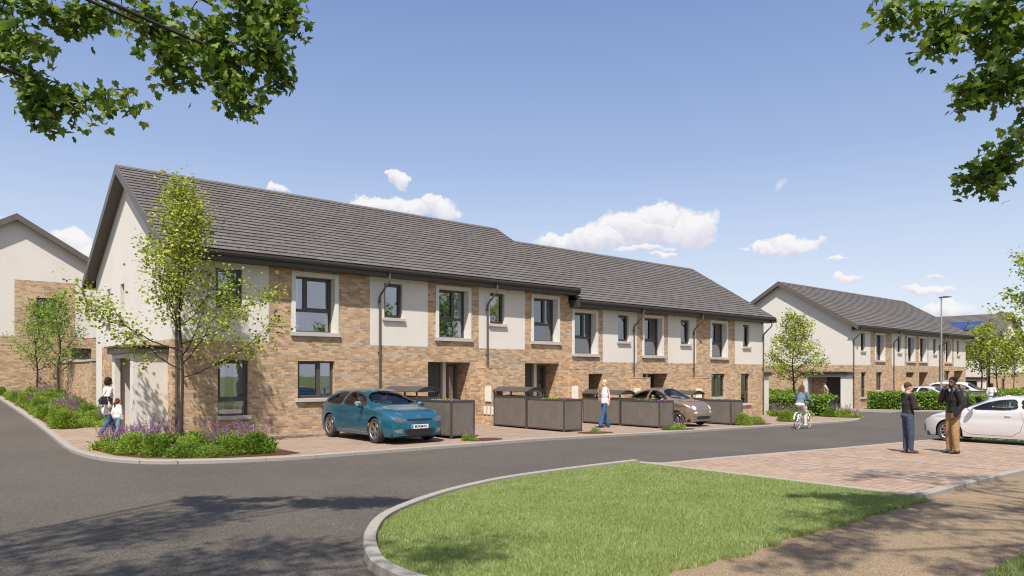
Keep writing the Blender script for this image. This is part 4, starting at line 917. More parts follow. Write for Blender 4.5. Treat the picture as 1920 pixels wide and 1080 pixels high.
# ------------------------------------------------------------ planting
M['twig'] = plain('dark_twigs', (.022, .03, .012), .95, 0, .4, 20)
def shrub_mesh(kind, seed):
    r = np.random.default_rng(seed)
    if kind == 'bush':      # feathery upright shoots
        n = 3000; u = r.normal(size=(n, 3)); u[:, 2] = np.abs(u[:, 2]); u /= np.linalg.norm(u, axis=1)[:, None]
        lump = 1+.16*np.sin(u[:, 0]*5+seed)*np.cos(u[:, 1]*6+seed)+.1*np.sin(u[:, 2]*9)
        P = u*(r.uniform(.45, 1, n)**.6*lump)[:, None]*np.array((.33, .33, .50)); P[:, 2] += .02
        out = u*1.2+np.array((0, 0, .9)); return P, out, .062, .26
    if kind == 'mound':
        n = 2400; u = r.normal(size=(n, 3)); u[:, 2] = np.abs(u[:, 2])*.8; u /= np.linalg.norm(u, axis=1)[:, None]
        P = u*(r.uniform(.4, 1, n)**.6)[:, None]*(1+.15*np.sin(u[:, 0]*6)*np.cos(u[:, 1]*5))[:, None]*np.array((.38, .38, .38)); out = u+np.array((0, 0, .6)); return P, out, .046, .38
PR = {}
def shrub(kind, x, y, s, label, rz, mat='shrub', group=None, zoff=0, flowers=0):
    key = (kind, flowers)
    if key not in PR:
        r = np.random.default_rng(len(PR)+90); root = empty('shrub' if kind != 'lavender' else 'lavender', (0, 0, 0))
        if kind == 'lavender':
            mb = MB(); C = []; n = 26; V = []; F = []
            base = r.normal(size=(900, 3))*np.array((.15, .15, .05))+np.array((0, 0, .10)); base[:, 2] = np.abs(base[:, 2]); o = base.copy(); o[:, 2] += .4
            leaves('foliage', base, .11, M['shrub'], r, root, aspect=.22, out=o*3)
            for i in range(n):
                a = r.uniform(0, 2*PI); q = r.uniform(0, .16); L = r.uniform(.40, .72); tip = np.array((math.cos(a)*(q+L*.3), math.sin(a)*(q+L*.3), L)); b0 = np.array((math.cos(a)*q, math.sin(a)*q, .03))
                mb.tube([b0, (b0+tip)/2+np.array((0, 0, .03)), tip], .0025, 3, caps=False)
                for k_ in range(16):
                    t = 1-.36*r.random(); C.append(b0+(tip-b0)*t+r.normal(size=3)*.011)
            mb.build('stems', M['shrub'], root); leaves('flowers', np.array(C), .024, M['purple'], r, root, aspect=.9)
        else:
            P, out, sz, asp = shrub_mesh(kind, len(PR)+3); leaves('foliage', P, sz, M[mat], r, root, aspect=asp, out=out)
            st = MB()
            for i in range(7): a = i*.9; st.tube([(0, 0, -.02), (.13*math.cos(a), .13*math.sin(a), .15), (.25*math.cos(a), .25*math.sin(a), .3)], [.01, .007, .003], 4)
            st.build('stems', M['bark'], root)
            if flowers:
                C = []; mb = MB()
                for i in range(flowers):
                    a = r.uniform(0, 2*PI); q = r.uniform(.05, .3); L = r.uniform(.38, .66); tip = np.array((math.cos(a)*q*1.2, math.sin(a)*q*1.2, L)); b0 = np.array((math.cos(a)*q*.6, math.sin(a)*q*.6, .1))
                    mb.tube([b0, tip], .003, 3, caps=False)
                    for k_ in range(26): C.append(b0+(tip-b0)*(1-.42*r.random())+r.normal(size=3)*.013)
                mb.build('flower_stems', M['shrub'], root); leaves('flowers', np.array(C), .028, M['purple'], r, root, aspect=.9)
        PR[key] = root; o = root
    else: o = copy_tree(PR[key])
    o.location = (x, y, g(x, y)+zoff); o.rotation_euler = (0, 0, rz); o.scale = (s, s, s*.95)
    tag(o, label, 'lavender' if kind == 'lavender' else 'shrub', group); return o
rb = random.Random(4)
FB = 'shrubs in the bed round the nearest tree'; FL = 'lavender in the bed round the nearest tree'
ROW = [(.55, -4.75, 1.05, 'bush'), (-.02, -4.65, .95, 'bush'), (-.5, -4.75, .9, 'mound'), (-.95, -4.35, 1.05, 'mound'), (-1.35, -3.75, 1.0, 'bush'), (-1.68, -3.0, 1.0, 'bush'), (-1.85, -2.3, .85, 'mound'), (-.75, -3.9, .9, 'bush'), (.35, -4.0, .9, 'mound'), (-.3, -3.3, 1.0, 'bush'), (-1.15, -2.9, .9, 'mound'), (.1, -2.4, .85, 'bush'), (-1.0, -1.9, .8, 'mound'), (.7, -2.3, .8, 'bush'), (.3, -1.0, .75, 'mound')]
for i, (x, y, s, k) in enumerate(ROW):
    shrub(k, x, y, s, 'bright green low shrub in the kerbside bed below the tallest young tree', i*1.3, group=FB, zoff=-.01)
for i, (x, y) in enumerate([(-1.9, -1.5), (-1.65, -1.1), (-1.45, -1.7), (-1.25, -.9), (-.95, -1.25), (-1.3, -2.3), (-.7, -.7), (.45, -2.95), (.85, -3.95), (1.0, -2.8), (-.1, -3.85), (-.2, -.8)]):
    shrub('lavender', x, y, rb.uniform(.95, 1.3), 'purple lavender tuft in the bed round the nearest tree', i*2.1, group=FL, zoff=-.01)
LB = 'shrubs in the side road bed'; LL = 'lavender in the side road bed'; n_ = 0
y = 4.45
while y < 19:
    x = -1.95+.25*rb.random()
    while x < -.15:
        k = rb.choice(['bush', 'mound', 'mound', 'bush', 'lavender']); n_ += 1
        shrub(k, x, y+rb.uniform(-.2, .2), rb.uniform(.8, 1.1), ('purple lavender tuft' if k == 'lavender' else 'green low shrub')+' in the long bed beside the side road', rb.uniform(0, 6), group=LL if k == 'lavender' else LB)
        x += rb.uniform(.5, .68)
    y += .72
def spot(items, where):
    for k, x, y, s, fl, lab in items: shrub(k, x, y, s, lab, x*3, flowers=fl)
spot([('mound', 6.3, -5.4, .62, 9, 'small green shrub with purple flower spikes in front of the first bin planter'), ('mound', 11.6, -5.25, .5, 7, 'tiny flowering plant in bark left of the blonde woman'),
      ('mound', 15.0, -5.55, .55, 0, 'small round green plant left of the flowers by the brown car'), ('mound', 15.75, -5.5, .72, 14, 'purple flowering plant in front of the brown car wheel'),
      ('bush', 20.6, -5.1, 1.0, 0, 'feathery green shrub right of the last bin planter'), ('mound', 22.4, -4.6, 1.05, 0, 'rounded green shrub against the far house wall'),
      ('bush', 25.3, -4.35, 1.0, 0, 'low green shrub left of the cyclist near the kerb'), ('mound', 26.3, -4.3, .95, 0, 'low green shrub directly left of the bicycle rear wheel')], '')
TG = 'plants in the bed behind the cyclist'
for i, (x, y, s, k) in enumerate([(30.2, -1.2, 1.0, 'lavender'), (30.8, -1.6, 1.1, 'lavender'), (31.2, -1.1, 1.0, 'mound'), (31.6, -2.2, .95, 'mound'), (32.0, -3.2, 1.0, 'bush'), (32.4, -3.9, .9, 'bush'), (31.9, -1.2, 1.1, 'mound'), (32.6, -3.0, 1.2, 'lavender'), (33.0, -3.5, 1.2, 'lavender'), (31.5, -.4, 1.2, 'lavender'), (32.2, -4.4, .9, 'lavender')]):
    shrub(k, x, y, s, ('pink-purple lavender' if k == 'lavender' else 'green mound shrub')+' in the planted corner behind the cyclist', i*1.7, group=TG+(' (lavender)' if k == 'lavender' else ''))
shrub('bush', -2.05, 20.3, .8, 'small green bush at the far left end of the side road kerb', 1)

def hedge(label, pts, w, h, seed, n=9000, size=.085, group='clipped hedges'):
    r = np.random.default_rng(seed); L = np.array([np.array(p, float) for p in pts]); seg = np.linalg.norm(np.diff(L, axis=0), axis=1); cum = np.concatenate([[0], np.cumsum(seg)])
    base = (pts[0][0], pts[0][1], g(*pts[0])-.0); root = empty('hedge', base, label=label, cat='hedge', group=group)
    s = r.uniform(0, cum[-1], n); i = np.clip(np.searchsorted(cum, s)-1, 0, len(seg)-1); t = (s-cum[i])/seg[i]; c = L[i]+(L[i+1]-L[i])*t[:, None]; d = (L[i+1]-L[i])/seg[i][:, None]; nr = np.stack([-d[:, 1], d[:, 0]], 1)
    # rounded box section, filled mostly near the skin
    a = r.uniform(0, 2*PI, n); ca, sa = np.cos(a), np.sin(a); q = (np.abs(ca)**4+np.abs(sa)**4)**-.25; rho = r.uniform(.72, 1.0, n)*(1+.08*np.sin(s*3.1+a*2)+.05*np.sin(s*7.7+3*a))
    ew = np.minimum(1, np.minimum(s, cum[-1]-s)/.35+.75)
    u = ca*q*rho*w/2*ew; z = h/2+sa*q*rho*h/2*.98; P = np.stack([c[:, 0]+nr[:, 0]*u, c[:, 1]+nr[:, 1]*u, z+.03], 1)
    P[:, 2] += np.array([g(x_, y_) for x_, y_ in P[:, :2]])
    out = np.stack([nr[:, 0]*ca, nr[:, 1]*ca, sa*.6+.2], 1)
    leaves('foliage', P-np.array(base), size, M['hedge'], r, root, aspect=.85, out=out)
    mb = MB(); vs = []
    for p in range(len(L)):
        dd = L[min(p+1, len(L)-1)]-L[max(p-1, 0)]; dd /= np.linalg.norm(dd); nn = np.array((-dd[1], dd[0]))
        pp = L[p]+(dd*.12 if p == 0 else (-dd*.12 if p == len(L)-1 else 0)); z = g(*pp)
        for k_, hh in ((-.36, .05), (-.34, .78), (.34, .78), (.36, .05)): vs.append((pp[0]+nn[0]*w*k_-base[0], pp[1]+nn[1]*w*k_-base[1], z+h*hh-base[2]))
    k = len(L); mb.add(vs, [(i*4+j, i*4+(j+1) % 4, (i+1)*4+(j+1) % 4, (i+1)*4+j) for i in range(k-1) for j in range(4)]+[(0, 1, 2, 3), tuple(range(4*k-4, 4*k))]); mb.build('twigs', M['twig'], root)
    return root
hedge('green hedge round the tip of the planted corner, right of the cyclist', [(33.1, 5), (33.05, 1.5), (33.0, -1.2), (32.9, -3.0)], 1.3, 1.12, 1, 8500, .10)
hedge('hedge across the side road in front of the cream gable wall', [(40.2, 8.5), (40.1, 5.5), (40.2, 2.6)], .9, 1.2, 2, 6500, .10)
hedge('long hedge behind the two standing men', [(41.9, -.9), (42.8, -3.0), (44.2, -4.9), (45.6, -5.6)], .9, 1.15, 3, 10000, .10)
hedge('hedge behind the woman in the long white coat', [(51.2, -5.1), (54, -5.6), (60, -5.9), (68, -6)], .9, 1.2, 4, 8000, .12)
hedge('small hedge glimpsed above the bonnet of the white car, beyond the road', [(46.6, -5.7), (47.9, -5.8)], .8, .9, 5, 2500, .10)

# ------------------------------------------------------------ bin stores
m = MT('bin_panel'); sp_ = m.N('Mapping'); m.L(m.coord('obj'), sp_.inputs['Vector']); sp_.inputs['Scale'].default_value = (1, 1, .06)
n = m.noise(38, 4, vec=sp_.outputs[0]); n2 = m.noise(2.5, 4)
c = m.mix(.8, m.ramp(n, [(.3, (.125, .108, .094)), (.7, (.165, .144, .125))]), m.ramp(n2, [(.3, (.85, .85, .85)), (.7, (1.12, 1.12, 1.12))]), 'MULTIPLY'); m.col(c); m.set(Roughness=.65); M['panel'] = m.mat
def bin_frame(name, x0, x1, y0, y1, z, h, label, group, lid=False, cat='bin store'):
    P = .045; org = ((x0+x1)/2, (y0+y1)/2, z); root = empty(name, org, label=label, cat=cat, group=group)
    ph = h
    for xx in (x0, x1-P):
        for yy in (y0, y1-P):
            mb = MB(); mb.box(xx, xx+P, yy, yy+P, z-.02, z+ph); mb.box(xx-.015, xx+P+.015, yy-.015, yy+P+.015, z-.02, z+.012); mb.build('post', M['dark'], root, org)
    top = z+(h if not lid else h-.16); bx = []
    for xx in (x0, x1-P): bx += [(xx, xx+P, y0+P+.001, y1-P-.001, top-.05, top-.002), (xx+.002, xx+P-.002, y0+P, y1-P, z+.10, z+.135)]
    for yy in (y0, y1-P): bx += [(x0+P+.001, x1-P-.001, yy, yy+P, top-.05, top-.002), (x0+P, x1-P, yy+.002, yy+P-.002, z+.10, z+.135)]
    for b_ in bx: mb = MB(); mb.box(*b_); mb.build('rail', M['dark'], root, org)
    for xx in (x0+.012, x1-.03): mb = MB(); mb.box(xx, xx+.018, y0+P+.004, y1-P-.004, z+.137, top-.055); mb.build('side_panel', M['panel'], root, org)
    for yy in (y0+.012, y1-.03): mb = MB(); mb.box(x0+P+.004, x1-P-.004, yy, yy+.018, z+.137, top-.055); mb.build('side_panel', M['panel'], root, org)
    if lid:
        mb = MB(); n = 14; xc = (x0+x1)/2; hw = (x1-x0)/2+.05; outer = [(xc-hw+2*hw*i/n, z+h+.015+.15*math.sin(PI*i/n)) for i in range(n+1)]; inner = [(a, b-.02) for a, b in outer[::-1]]
        mb.prism(outer+inner, 'y', y0-.06, y1+.03); lo = mb.build('curved_lid', M['dark'], root, org)
        mb = MB(); mb.prism([(a, b-.021) for a, b in outer], 'y', y0+.0, y0+.012); mb.build('lid_end', M['panel'], root, org); mb = MB(); mb.prism([(a, b-.021) for a, b in outer], 'y', y1-.014, y1-.002); mb.build('lid_end', M['panel'], root, org)
    else:
        mb = MB(); mb.box(x0+P, x1-P, y0+P, y1-P, top-.09, top-.06); s = mb.build('planter_soil', M['soil'], root, org)
        r = np.random.default_rng(int(x0*10)+5); L = y1-y0
        for nm, a, b, mt in (('herbs', .40, .70, 'shrub'), ('flowers', .12, .22, 'purple')):
            n = 260 if nm == 'herbs' else 90; P_ = np.stack([r.uniform(x0+.1, x1-.1, n), r.uniform(y0+L*a, y0+L*b, n), r.uniform(top-.05, top-.0, n)], 1)
            leaves(nm, P_-np.array(org), .045, M[mt], r, root, out=np.tile([0, 0, 1.], (n, 1)))
    return root
BGp = 'bin stores along the driveways'; PLg = 'low planter boxes along the driveways'
for (x0, yf, ym, yb, w1, w2) in ((6.15, -4.75, -2.95, -.95, 'bin store with a curved lid behind the blue car', 'low grey planter box right of the blue car'),
        (10.78, -4.62, -2.75, -.95, 'tall bin store with a curved lid left of the planter with bark in front', 'low grey planter box standing clear of the ground left of the blonde woman'),
        (15.4, -4.9, -3.0, -1.0, 'bin store with a curved lid behind the blonde woman', 'low grey planter box between the blonde woman and the brown car'),
        (20.05, -4.9, -3.0, -1.0, 'bin store with a curved lid behind the brown car bonnet', 'low grey planter box right of the brown car')):
    z = g(x0, -3); z = z-.02 if x0 > 10 else z+.0
    bin_frame('planter_box', x0, x0+.85, yf, ym-.03, z, 1.12 if x0 < 13 else 1.06, w2, PLg, cat='planter')
    bin_frame('bin_store', x0, x0+.85, ym, yb, z, 1.33 if x0 < 13 else 1.25, w1, BGp, lid=True)
bin_frame('bin_store', 49.6, 50.5, -3.2, -1.0, -.44, 1.3, 'bin store beyond the hedge, between the silver car and the white van-like car', 'bin stores of the second row', lid=True)
bin_frame('planter_box', 49.6, 50.5, -5.6, -3.25, -.44, 1.15, 'dark planter box above the bonnet of the white car, across the road', 'planter boxes of the second row', cat='planter')
bin_frame('planter_box', 54.4, 55.3, -5.4, -2.2, -.44, 1.2, 'dark long planter box behind the far right hedge', 'planter boxes of the second row', cat='planter')

# ------------------------------------------------------------ lamp post
lp = empty('street_lamp', (47.3, -3.4, -.44), label='tall slim grey lamp post with a flat head by the distant row', cat='street lamp')
mb = MB(); mb.tube([(0, 0, 0), (0, 0, 1.2), (0, 0, 1.21), (0, 0, 7.35)], [.085, .085, .06, .045], 14); mb.build('column', plain('galvanised_steel', (.33, .31, .30), .5, .3), lp, smooth=False)
mb = MB(); mb.prism([(-.12, 7.36), (.62, 7.42), (.64, 7.46), (.2, 7.5), (-.12, 7.44)], 'x', -.11, .11); hd = mb.build('lamp_head', M['dark'], lp); hd.rotation_euler = (0, 0, math.radians(-130))
# ------------------------------------------------------------ cars
def crv(pts):
    xs = np.array([p[0] for p in pts], float); ys = np.array([p[1] for p in pts], float); o = np.argsort(xs); xs = xs[o]; ys = ys[o]
    h = np.diff(xs); d = np.diff(ys)/h; m_ = np.zeros(len(xs)); m_[0] = d[0]; m_[-1] = d[-1]
    for i in range(1, len(xs)-1): m_[i] = 0 if d[i-1]*d[i] <= 0 else 2*d[i-1]*d[i]/(d[i-1]+d[i])
    def f(x):
        x = min(max(x, xs[0]), xs[-1]); i = min(int(np.searchsorted(xs, x, 'right')-1), len(xs)-2); t = (x-xs[i])/h[i]
        return float((2*t**3-3*t*t+1)*ys[i]+(t**3-2*t*t+t)*h[i]*m_[i]+(-2*t**3+3*t*t)*ys[i+1]+(t**3-t*t)*h[i]*m_[i+1])
    return f
def poly_in(P, x, y):
    c = False; n = len(P)
    for i in range(n):
        a, b = P[i], P[(i+1) % n]
        if (a[1] > y) != (b[1] > y) and x < (b[0]-a[0])*(y-a[1])/(b[1]-a[1])+a[0]: c = not c
    return c
def rounded(P, n=4):
    # Chaikin corner cutting keeps outlines soft
    for _ in range(2):
        Q = []
        for i in range(len(P)):
            a, b = np.array(P[i]), np.array(P[(i+1) % len(P)]); Q += [tuple(a*.82+b*.18), tuple(a*.18+b*.82)]
        P = Q
    return P
def inset(P, d):
    c = np.mean(np.array(P), axis=0); out = []
    n = len(P); A = sum(P[i][0]*P[(i+1) % n][1]-P[(i+1) % n][0]*P[i][1] for i in range(n)); sg = 1 if A > 0 else -1
    for i in range(n):
        a, b, e = np.array(P[i-1]), np.array(P[i]), np.array(P[(i+1) % n]); t = e-a; t = t/(np.linalg.norm(t)+1e-9); nn = np.array((-t[1], t[0]))*sg
        out.append(tuple(b+nn*d))
    return out
def make_car(name, label, S, paint, group=None):
    kw = {'group': group} if group else {}
    root = empty(name, (0, 0, 0), label=label, cat='car', **kw); ft, fb, fw = crv(S['top']), crv(S['belt']), crv(S['wid'])
    xf_, xr = S['x1'], S['x0']; zs = S.get('sill', .19); Ra = S['arch']; ax = S['axles']; R = S['R']
    xs = np.concatenate([np.linspace(xr, xr+.1, 5)[:-1], np.linspace(xr+.1, xf_-.1, 132), np.linspace(xf_-.1, xf_, 5)[1:]])
    NL, NU = 12, 16; bn, bm_ = S.get('n', 4.0), S.get('m', 1.6); tum = S.get('tumble', .13)
    def section(x):
        W = fw(x); zb = fb(x); zt = max(ft(x), zb+.012); lo = zs+S['nose'](x)
        for a in ax:
            if abs(x-a) < Ra: lo = max(lo, R+math.sqrt(Ra*Ra-(x-a)**2)*1.0)
        lo = min(lo, zb-.04); pts = []
        def side(z):
            q = (z-.48)/.35; y = 1-.018*q*q if z > .48 else 1-.05*((.48-z)/.3)**2
            # waist crease: gentle swell over the wheels
            for a in ax: y += .018*math.exp(-((x-a)/.36)**2)*math.exp(-((z-.62)/.16)**2)
            y -= .014*math.exp(-((z-.74)/.05)**2)*(1 if abs(x) < 1.6 else .3)
            return W*y
        for i in range(NL): z = lo+(zb-lo)*i/NL; pts.append((side(z), z))
        yb = side(zb)
        for i in range(NU+1):
            th = PI/2*i/NU; tau = math.sin(th)**(2/bm_); c = max(1-tau**bm_, 0)**(1/bn); z = zb+(zt-zb)*tau; gh = min(1, max(0, (zt-zb-.14)/.25))
            pts.append((yb*c*(1-tum*tau*gh), z))
        return pts
    V = []; secs = [section(x) for x in xs]; k = NL+NU+1
    V = []
    for x, s in zip(xs, secs):
        for y, z in s: V.append((x, y, z))
        for y, z in s[:-1][::-1]: V.append((x, -y, z))
    kk = 2*k-1; F = []
    for i in range(len(xs)-1):
        for j in range(kk-1): F.append((i*kk+j, i*kk+j+1, (i+1)*kk+j+1, (i+1)*kk+j))
    F.append(tuple(range(kk))[::-1]); F.append(tuple(range((len(xs)-1)*kk, len(xs)*kk)))
    bvh = BVHTree.FromPolygons([Vector(v) for v in V], F)
    def cast(d, p):
        if d == 's': o, r = Vector((p[0], 3, p[1])), Vector((0, -1, 0))
        elif d == 'o': o, r = Vector((p[0], -3, p[1])), Vector((0, 1, 0))
        elif d == 'f': o, r = Vector((5, p[0], p[1])), Vector((-1, 0, 0))
        elif d == 'r': o, r = Vector((-5, p[0], p[1])), Vector((1, 0, 0))
        else: o, r = Vector((p[0], p[1], 3)), Vector((0, 0, -1))
        h = bvh.ray_cast(o, r)
        if h[0] is None: h = bvh.find_nearest(o+r*(3 if d in 'so' else (5-abs(xf_) if d in 'fr' else 2)))
        n = h[1]
        if n.dot(r) > 0: n = -n
        return h[0], n
    def patch(nm, P, d, mat, off=.004, parent=root, rings=4, rim=None, round_=True, smooth=True):
        P = rounded(P) if round_ else P; c = np.mean(np.array(P), axis=0); mb = MB(); vs = []; n = len(P); fs = []
        lv = [1-i/rings for i in range(rings)]
        if rim is not None: loops_ = [P, inset(P, rim)]
        else: loops_ = [[tuple(c+(np.array(p)-c)*l) for p in P] for l in lv]
        for L_ in loops_:
            for p in L_: h, nn = cast(d, p); vs.append(h+nn*off)
        for i in range(len(loops_)-1): fs += [(i*n+j, i*n+(j+1) % n, (i+1)*n+(j+1) % n, (i+1)*n+j) for j in range(n)]
        if rim is None: h, nn = cast(d, tuple(c)); vs.append(h+nn*off); b = (len(loops_)-1)*n; fs += [(b+j, b+(j+1) % n, len(vs)-1) for j in range(n)]
        f0 = fs[len(fs)//2]; v0, v1, v2 = (vs[i] for i in f0[:3]); h, nn = cast(d, tuple(c))
        if (v1-v0).cross(v2-v0).dot(nn) < 0: fs = [tuple(reversed(f)) for f in fs]
        mb.add(vs, fs); return mb.build(nm, mat, parent, smooth=smooth)
    WIN = S['side_windows']; WS, RW = S['screen'], S['rear_screen']
    cut = [('s', inset(rounded(w), .016)) for w in WIN]; wsi = inset(rounded(WS), .02)
    keep = []
    for f in F:
        c = sum((Vector(V[i]) for i in f), Vector())/len(f); rm = False
        if len(f) == 4 and c.z > fb(c.x)-.02:
            for _, P in cut:
                if poly_in(P, c.x, c.z) and abs(c.y) > .4*fw(c.x): rm = True
            if poly_in(wsi, c.x, c.y): rm = True
        if not rm: keep.append(f)
    body = MB(); body.v = V; body.f = keep; body.m = [0]*len(keep); bo = body.build('body', paint, root, smooth=True)
    # glass and its black surrounds
    for w in WIN:
        for d in 'so':
            fr = patch('window_trim', w, d, M['black'], .003, rim=.03); patch('side_window', inset(rounded(w), .012), d, M['tint'], .0015, parent=root, round_=False)
    patch('windscreen_trim', WS, 't', M['black'], .003, rim=.024); patch('windscreen', inset(rounded(WS), .015), 't', M['tint'], .0015, round_=False, rings=6)
    patch('rear_window', RW, 't', M['black'], .006)
    for q in S.get('patches', []):
        nm, P, d, mt = q[:4]; kw_ = q[4] if len(q) > 4 else {}
        dd = {'s': 'so', 'f': 'f', 'r': 'r', 't': 't', 'F': 'f', 'R': 'r'}[d]
        for e in dd:
            if d in 'FR':
                patch(nm, P, e, mt, **kw_); patch(nm, [(-p[0], p[1]) for p in P], e, mt, **kw_)
            else: patch(nm, P, e, mt, **kw_)
    # shut lines as thin dark tubes laid on the skin
    lm = MB()
    for L_ in S.get('lines', []):
        for d in ('s', 'o'):
            pts = []
            for i in range(len(L_)-1):
                for q in range(6): t = q/6; pts.append(cast(d, (L_[i][0]+(L_[i+1][0]-L_[i][0])*t, L_[i][1]+(L_[i+1][1]-L_[i][1])*t))[0])
            pts.append(cast(d, L_[-1])[0]); lm.tube(pts, .0045, 4, caps=False)
    for L_ in S.get('toplines', []):
        for sgn in (1, -1):
            pts = [cast('t', (p[0], p[1]*sgn))[0] for p in L_]; lm.tube(pts, .005, 4, caps=False)
    if lm.v: lm.build('shut_lines', M['black'], root)
    # underbody and arches
    W0 = S['W']
    ub = MB(); ub.box(xr+.12, xf_-.14, -W0*.86, W0*.86, .17, .30)
    for a in ax:
        for sg in (-1, 1):
            pass
    ub.build('underbody', M['black'], root)
    for a in ax:
        wl = MB(); n = 20; arc = [(a+(Ra+.02)*math.cos(PI*i/n), R+(Ra+.02)*math.sin(PI*i/n)) for i in range(n+1)]; inn = [(a+(Ra-.0)*math.cos(PI*i/n), R+(Ra-.0)*math.sin(PI*i/n)) for i in range(n+1)][::-1]
        wl.prism(arc+inn, 'y', -W0*.93, W0*.93); wl.box(a-Ra, a+Ra, -W0*.55, W0*.55, .2, .75); wl.build('wheel_arch', M['black'], root)
        for sg, d in ((1, 's'), (-1, 'o')):
            lip = MB(); pts = []
            for i in range(25):
                th = -.12+(PI+.24)*i/24; p = (a+(Ra+.008)*math.cos(th), R+(Ra+.008)*math.sin(th))
                h, nn = cast(d, (p[0], max(p[1], zs+.03))); pts.append(h)
            lip.tube(pts, .011, 6, caps=False); lip.build('arch_lip', S.get('lip', paint), root, smooth=True)
    # interior
    it = MB(); zf = .42; it.box(xr+.5, .75, -W0*.82, W0*.82, .30, .36)
    for sg in (-1, 1):
        sx = S.get('seat', -.15); it.box(sx-.25, sx+.27, sg*.36-.24, sg*.36+.24, .36, .56); 
        it.prism([(sx-.22, .5), (sx-.36, 1.05), (sx-.24, 1.07), (sx-.08, .56)], 'y', sg*.36-.23, sg*.36+.23)
    it.build('seats', S.get('trimcol', M['seat']), root, bevel=.03)
    it = MB()
    for sg in (-1, 1): it.ell((S.get('seat', -.15)-.32, sg*.36, 1.14), (.055, .12, .08))
    it.build('head_rests', S.get('trimcol', M['seat']), root, smooth=True)
    it = MB(); xd = S.get('dash', .75); it.box(xd-.25, xd+.25, -W0*.8, W0*.8, .5, fb(xd)-.06); it.build('dashboard', M['black'], root, bevel=.03)
    it = MB(); it.box(xr+.42, xr+.75, -W0*.78, W0*.78, .36, .95); it.build('rear_bench', S.get('trimcol', M['seat']), root, bevel=.05)
    st = MB(); n = 20; cs = Vector((xd-.38, -.36, .93)); pts = [cs+Vector((.06*math.sin(2*PI*i/n), .18*math.cos(2*PI*i/n), .17*math.sin(2*PI*i/n))) for i in range(n+1)]; st.tube(pts, .014, 6); st.tube([cs, cs+Vector((.2, 0, -.06))], .02, 6); st.build('steering_wheel', M['black'], root)
    # mirrors
    mx, my, mz = S['mirror']
    for sg in (-1, 1):
        mm = MB(); R3 = Matrix.Rotation(sg*-.25, 3, 'Z'); mm.ell((mx, sg*my, mz), (.075, .115, .072), 16, 10, rot=R3); o = mm.build('wing_mirror', paint, root, smooth=True)
        mm = MB(); mm.tube([(mx+.02, sg*(my-.02), mz-.03), (mx+.03, sg*(my-.17), mz-.07)], .018, 8); mm.build('mirror_stalk', M['black'], o)
        mm = MB(); mm.ell((mx-.035, sg*my, mz), (.045, .098, .058), 14, 8, rot=R3); mm.build('mirror_glass', M['chrome'], o, smooth=True)
    # door handles
    hx, hz = S['handle']
    for d in ('s', 'o'):
        pts = [cast(d, (hx+q, hz))[0]+Vector((0, (.02 if d == 's' else -.02)*(1 if 0 < i < 3 else .2), 0)) for i, q in enumerate((-.085, -.06, .06, .085))]
        hm = MB(); hm.tube(pts, .012, 8); hm.build('door_handle', S.get('handlemat', paint), root, smooth=True)
    # wheels
    for a in ax:
        for sg in (-1, 1):
            yo = S['track']; w = MB(); T = S.get('tyre', .21); y1 = sg*yo; y0 = sg*(yo-T); rr = R*.70
            q = [(rr, -T/2+.01), (R-.03, -T/2), (R-.008, -T/2+.025), (R, -T/2+.06), (R, T/2-.06), (R-.008, T/2-.025), (R-.03, T/2), (rr, T/2-.01)]
            w.lathe([(r_, h) for r_, h in q], 40, (a, (y0+y1)/2, R), 'y', caps=False); wo = w.build('wheel', M['rubber'], root, smooth=True)
            mod = wo.modifiers.new('es', 'EDGE_SPLIT'); mod.split_angle = math.radians(50)
            rm = MB(); f = sg*(T/2); c0 = (a, (y0+y1)/2, R)
            rm.lathe([(rr+.004, f-sg*.004), (rr+.004, f+sg*.002), (rr-.012, f+sg*.002), (rr-.02, f-sg*.03), (rr-.03, f-sg*.09)], 40, c0, 'y', caps=False)
            rm.build('rim', S.get('rimmat', M['rim']), wo, smooth=True)
            dk = MB(); dk.lathe([(rr-.005, f-sg*.085), (rr-.005, f-sg*.09)], 30, c0, 'y'); dk.build('brake_shadow', M['black'], wo)
            sp = MB(); ns = S.get('spokes', 10)
            for i in range(ns):
                th = 2*PI*i/ns+.2*(1 if S.get('twin') and i % 2 else 0); er = (math.cos(th), math.sin(th)); et = (-er[1], er[0]); ww = S.get('sw', .022)
                P = lambda r_, t_, h_: (a+er[0]*r_+et[0]*t_, c0[1]+h_, R+er[1]*r_+et[1]*t_)
                a0, a1 = .045, rr-.012; vs = [P(a0, -ww*.8, f-sg*.035), P(a0, ww*.8, f-sg*.035), P(a1, ww, f-sg*.012), P(a1, -ww, f-sg*.012), P(a0, -ww*.8, f-sg*.06), P(a0, ww*.8, f-sg*.06), P(a1, ww, f-sg*.04), P(a1, -ww, f-sg*.04)]
                sp.add(vs, [(0, 1, 2, 3), (4, 7, 6, 5), (0, 4, 5, 1), (1, 5, 6, 2), (2, 6, 7, 3), (3, 7, 4, 0)])
            sp.lathe([(.06, f-sg*.07), (.06, f-sg*.03), (.045, f-sg*.018), (.0, f-sg*.018)], 20, c0, 'y'); sp.build('spokes', S.get('rimmat', M['rim']), wo)
            if S.get('caliper'):
                cm = MB(); cm.box(a+.04, a+.16, c0[1]+min(f-sg*.08, f-sg*.05), c0[1]+max(f-sg*.08, f-sg*.05), R-.02, R+.15); cm.build('brake_caliper', M['red'], wo, bevel=.01)
    return root, cast
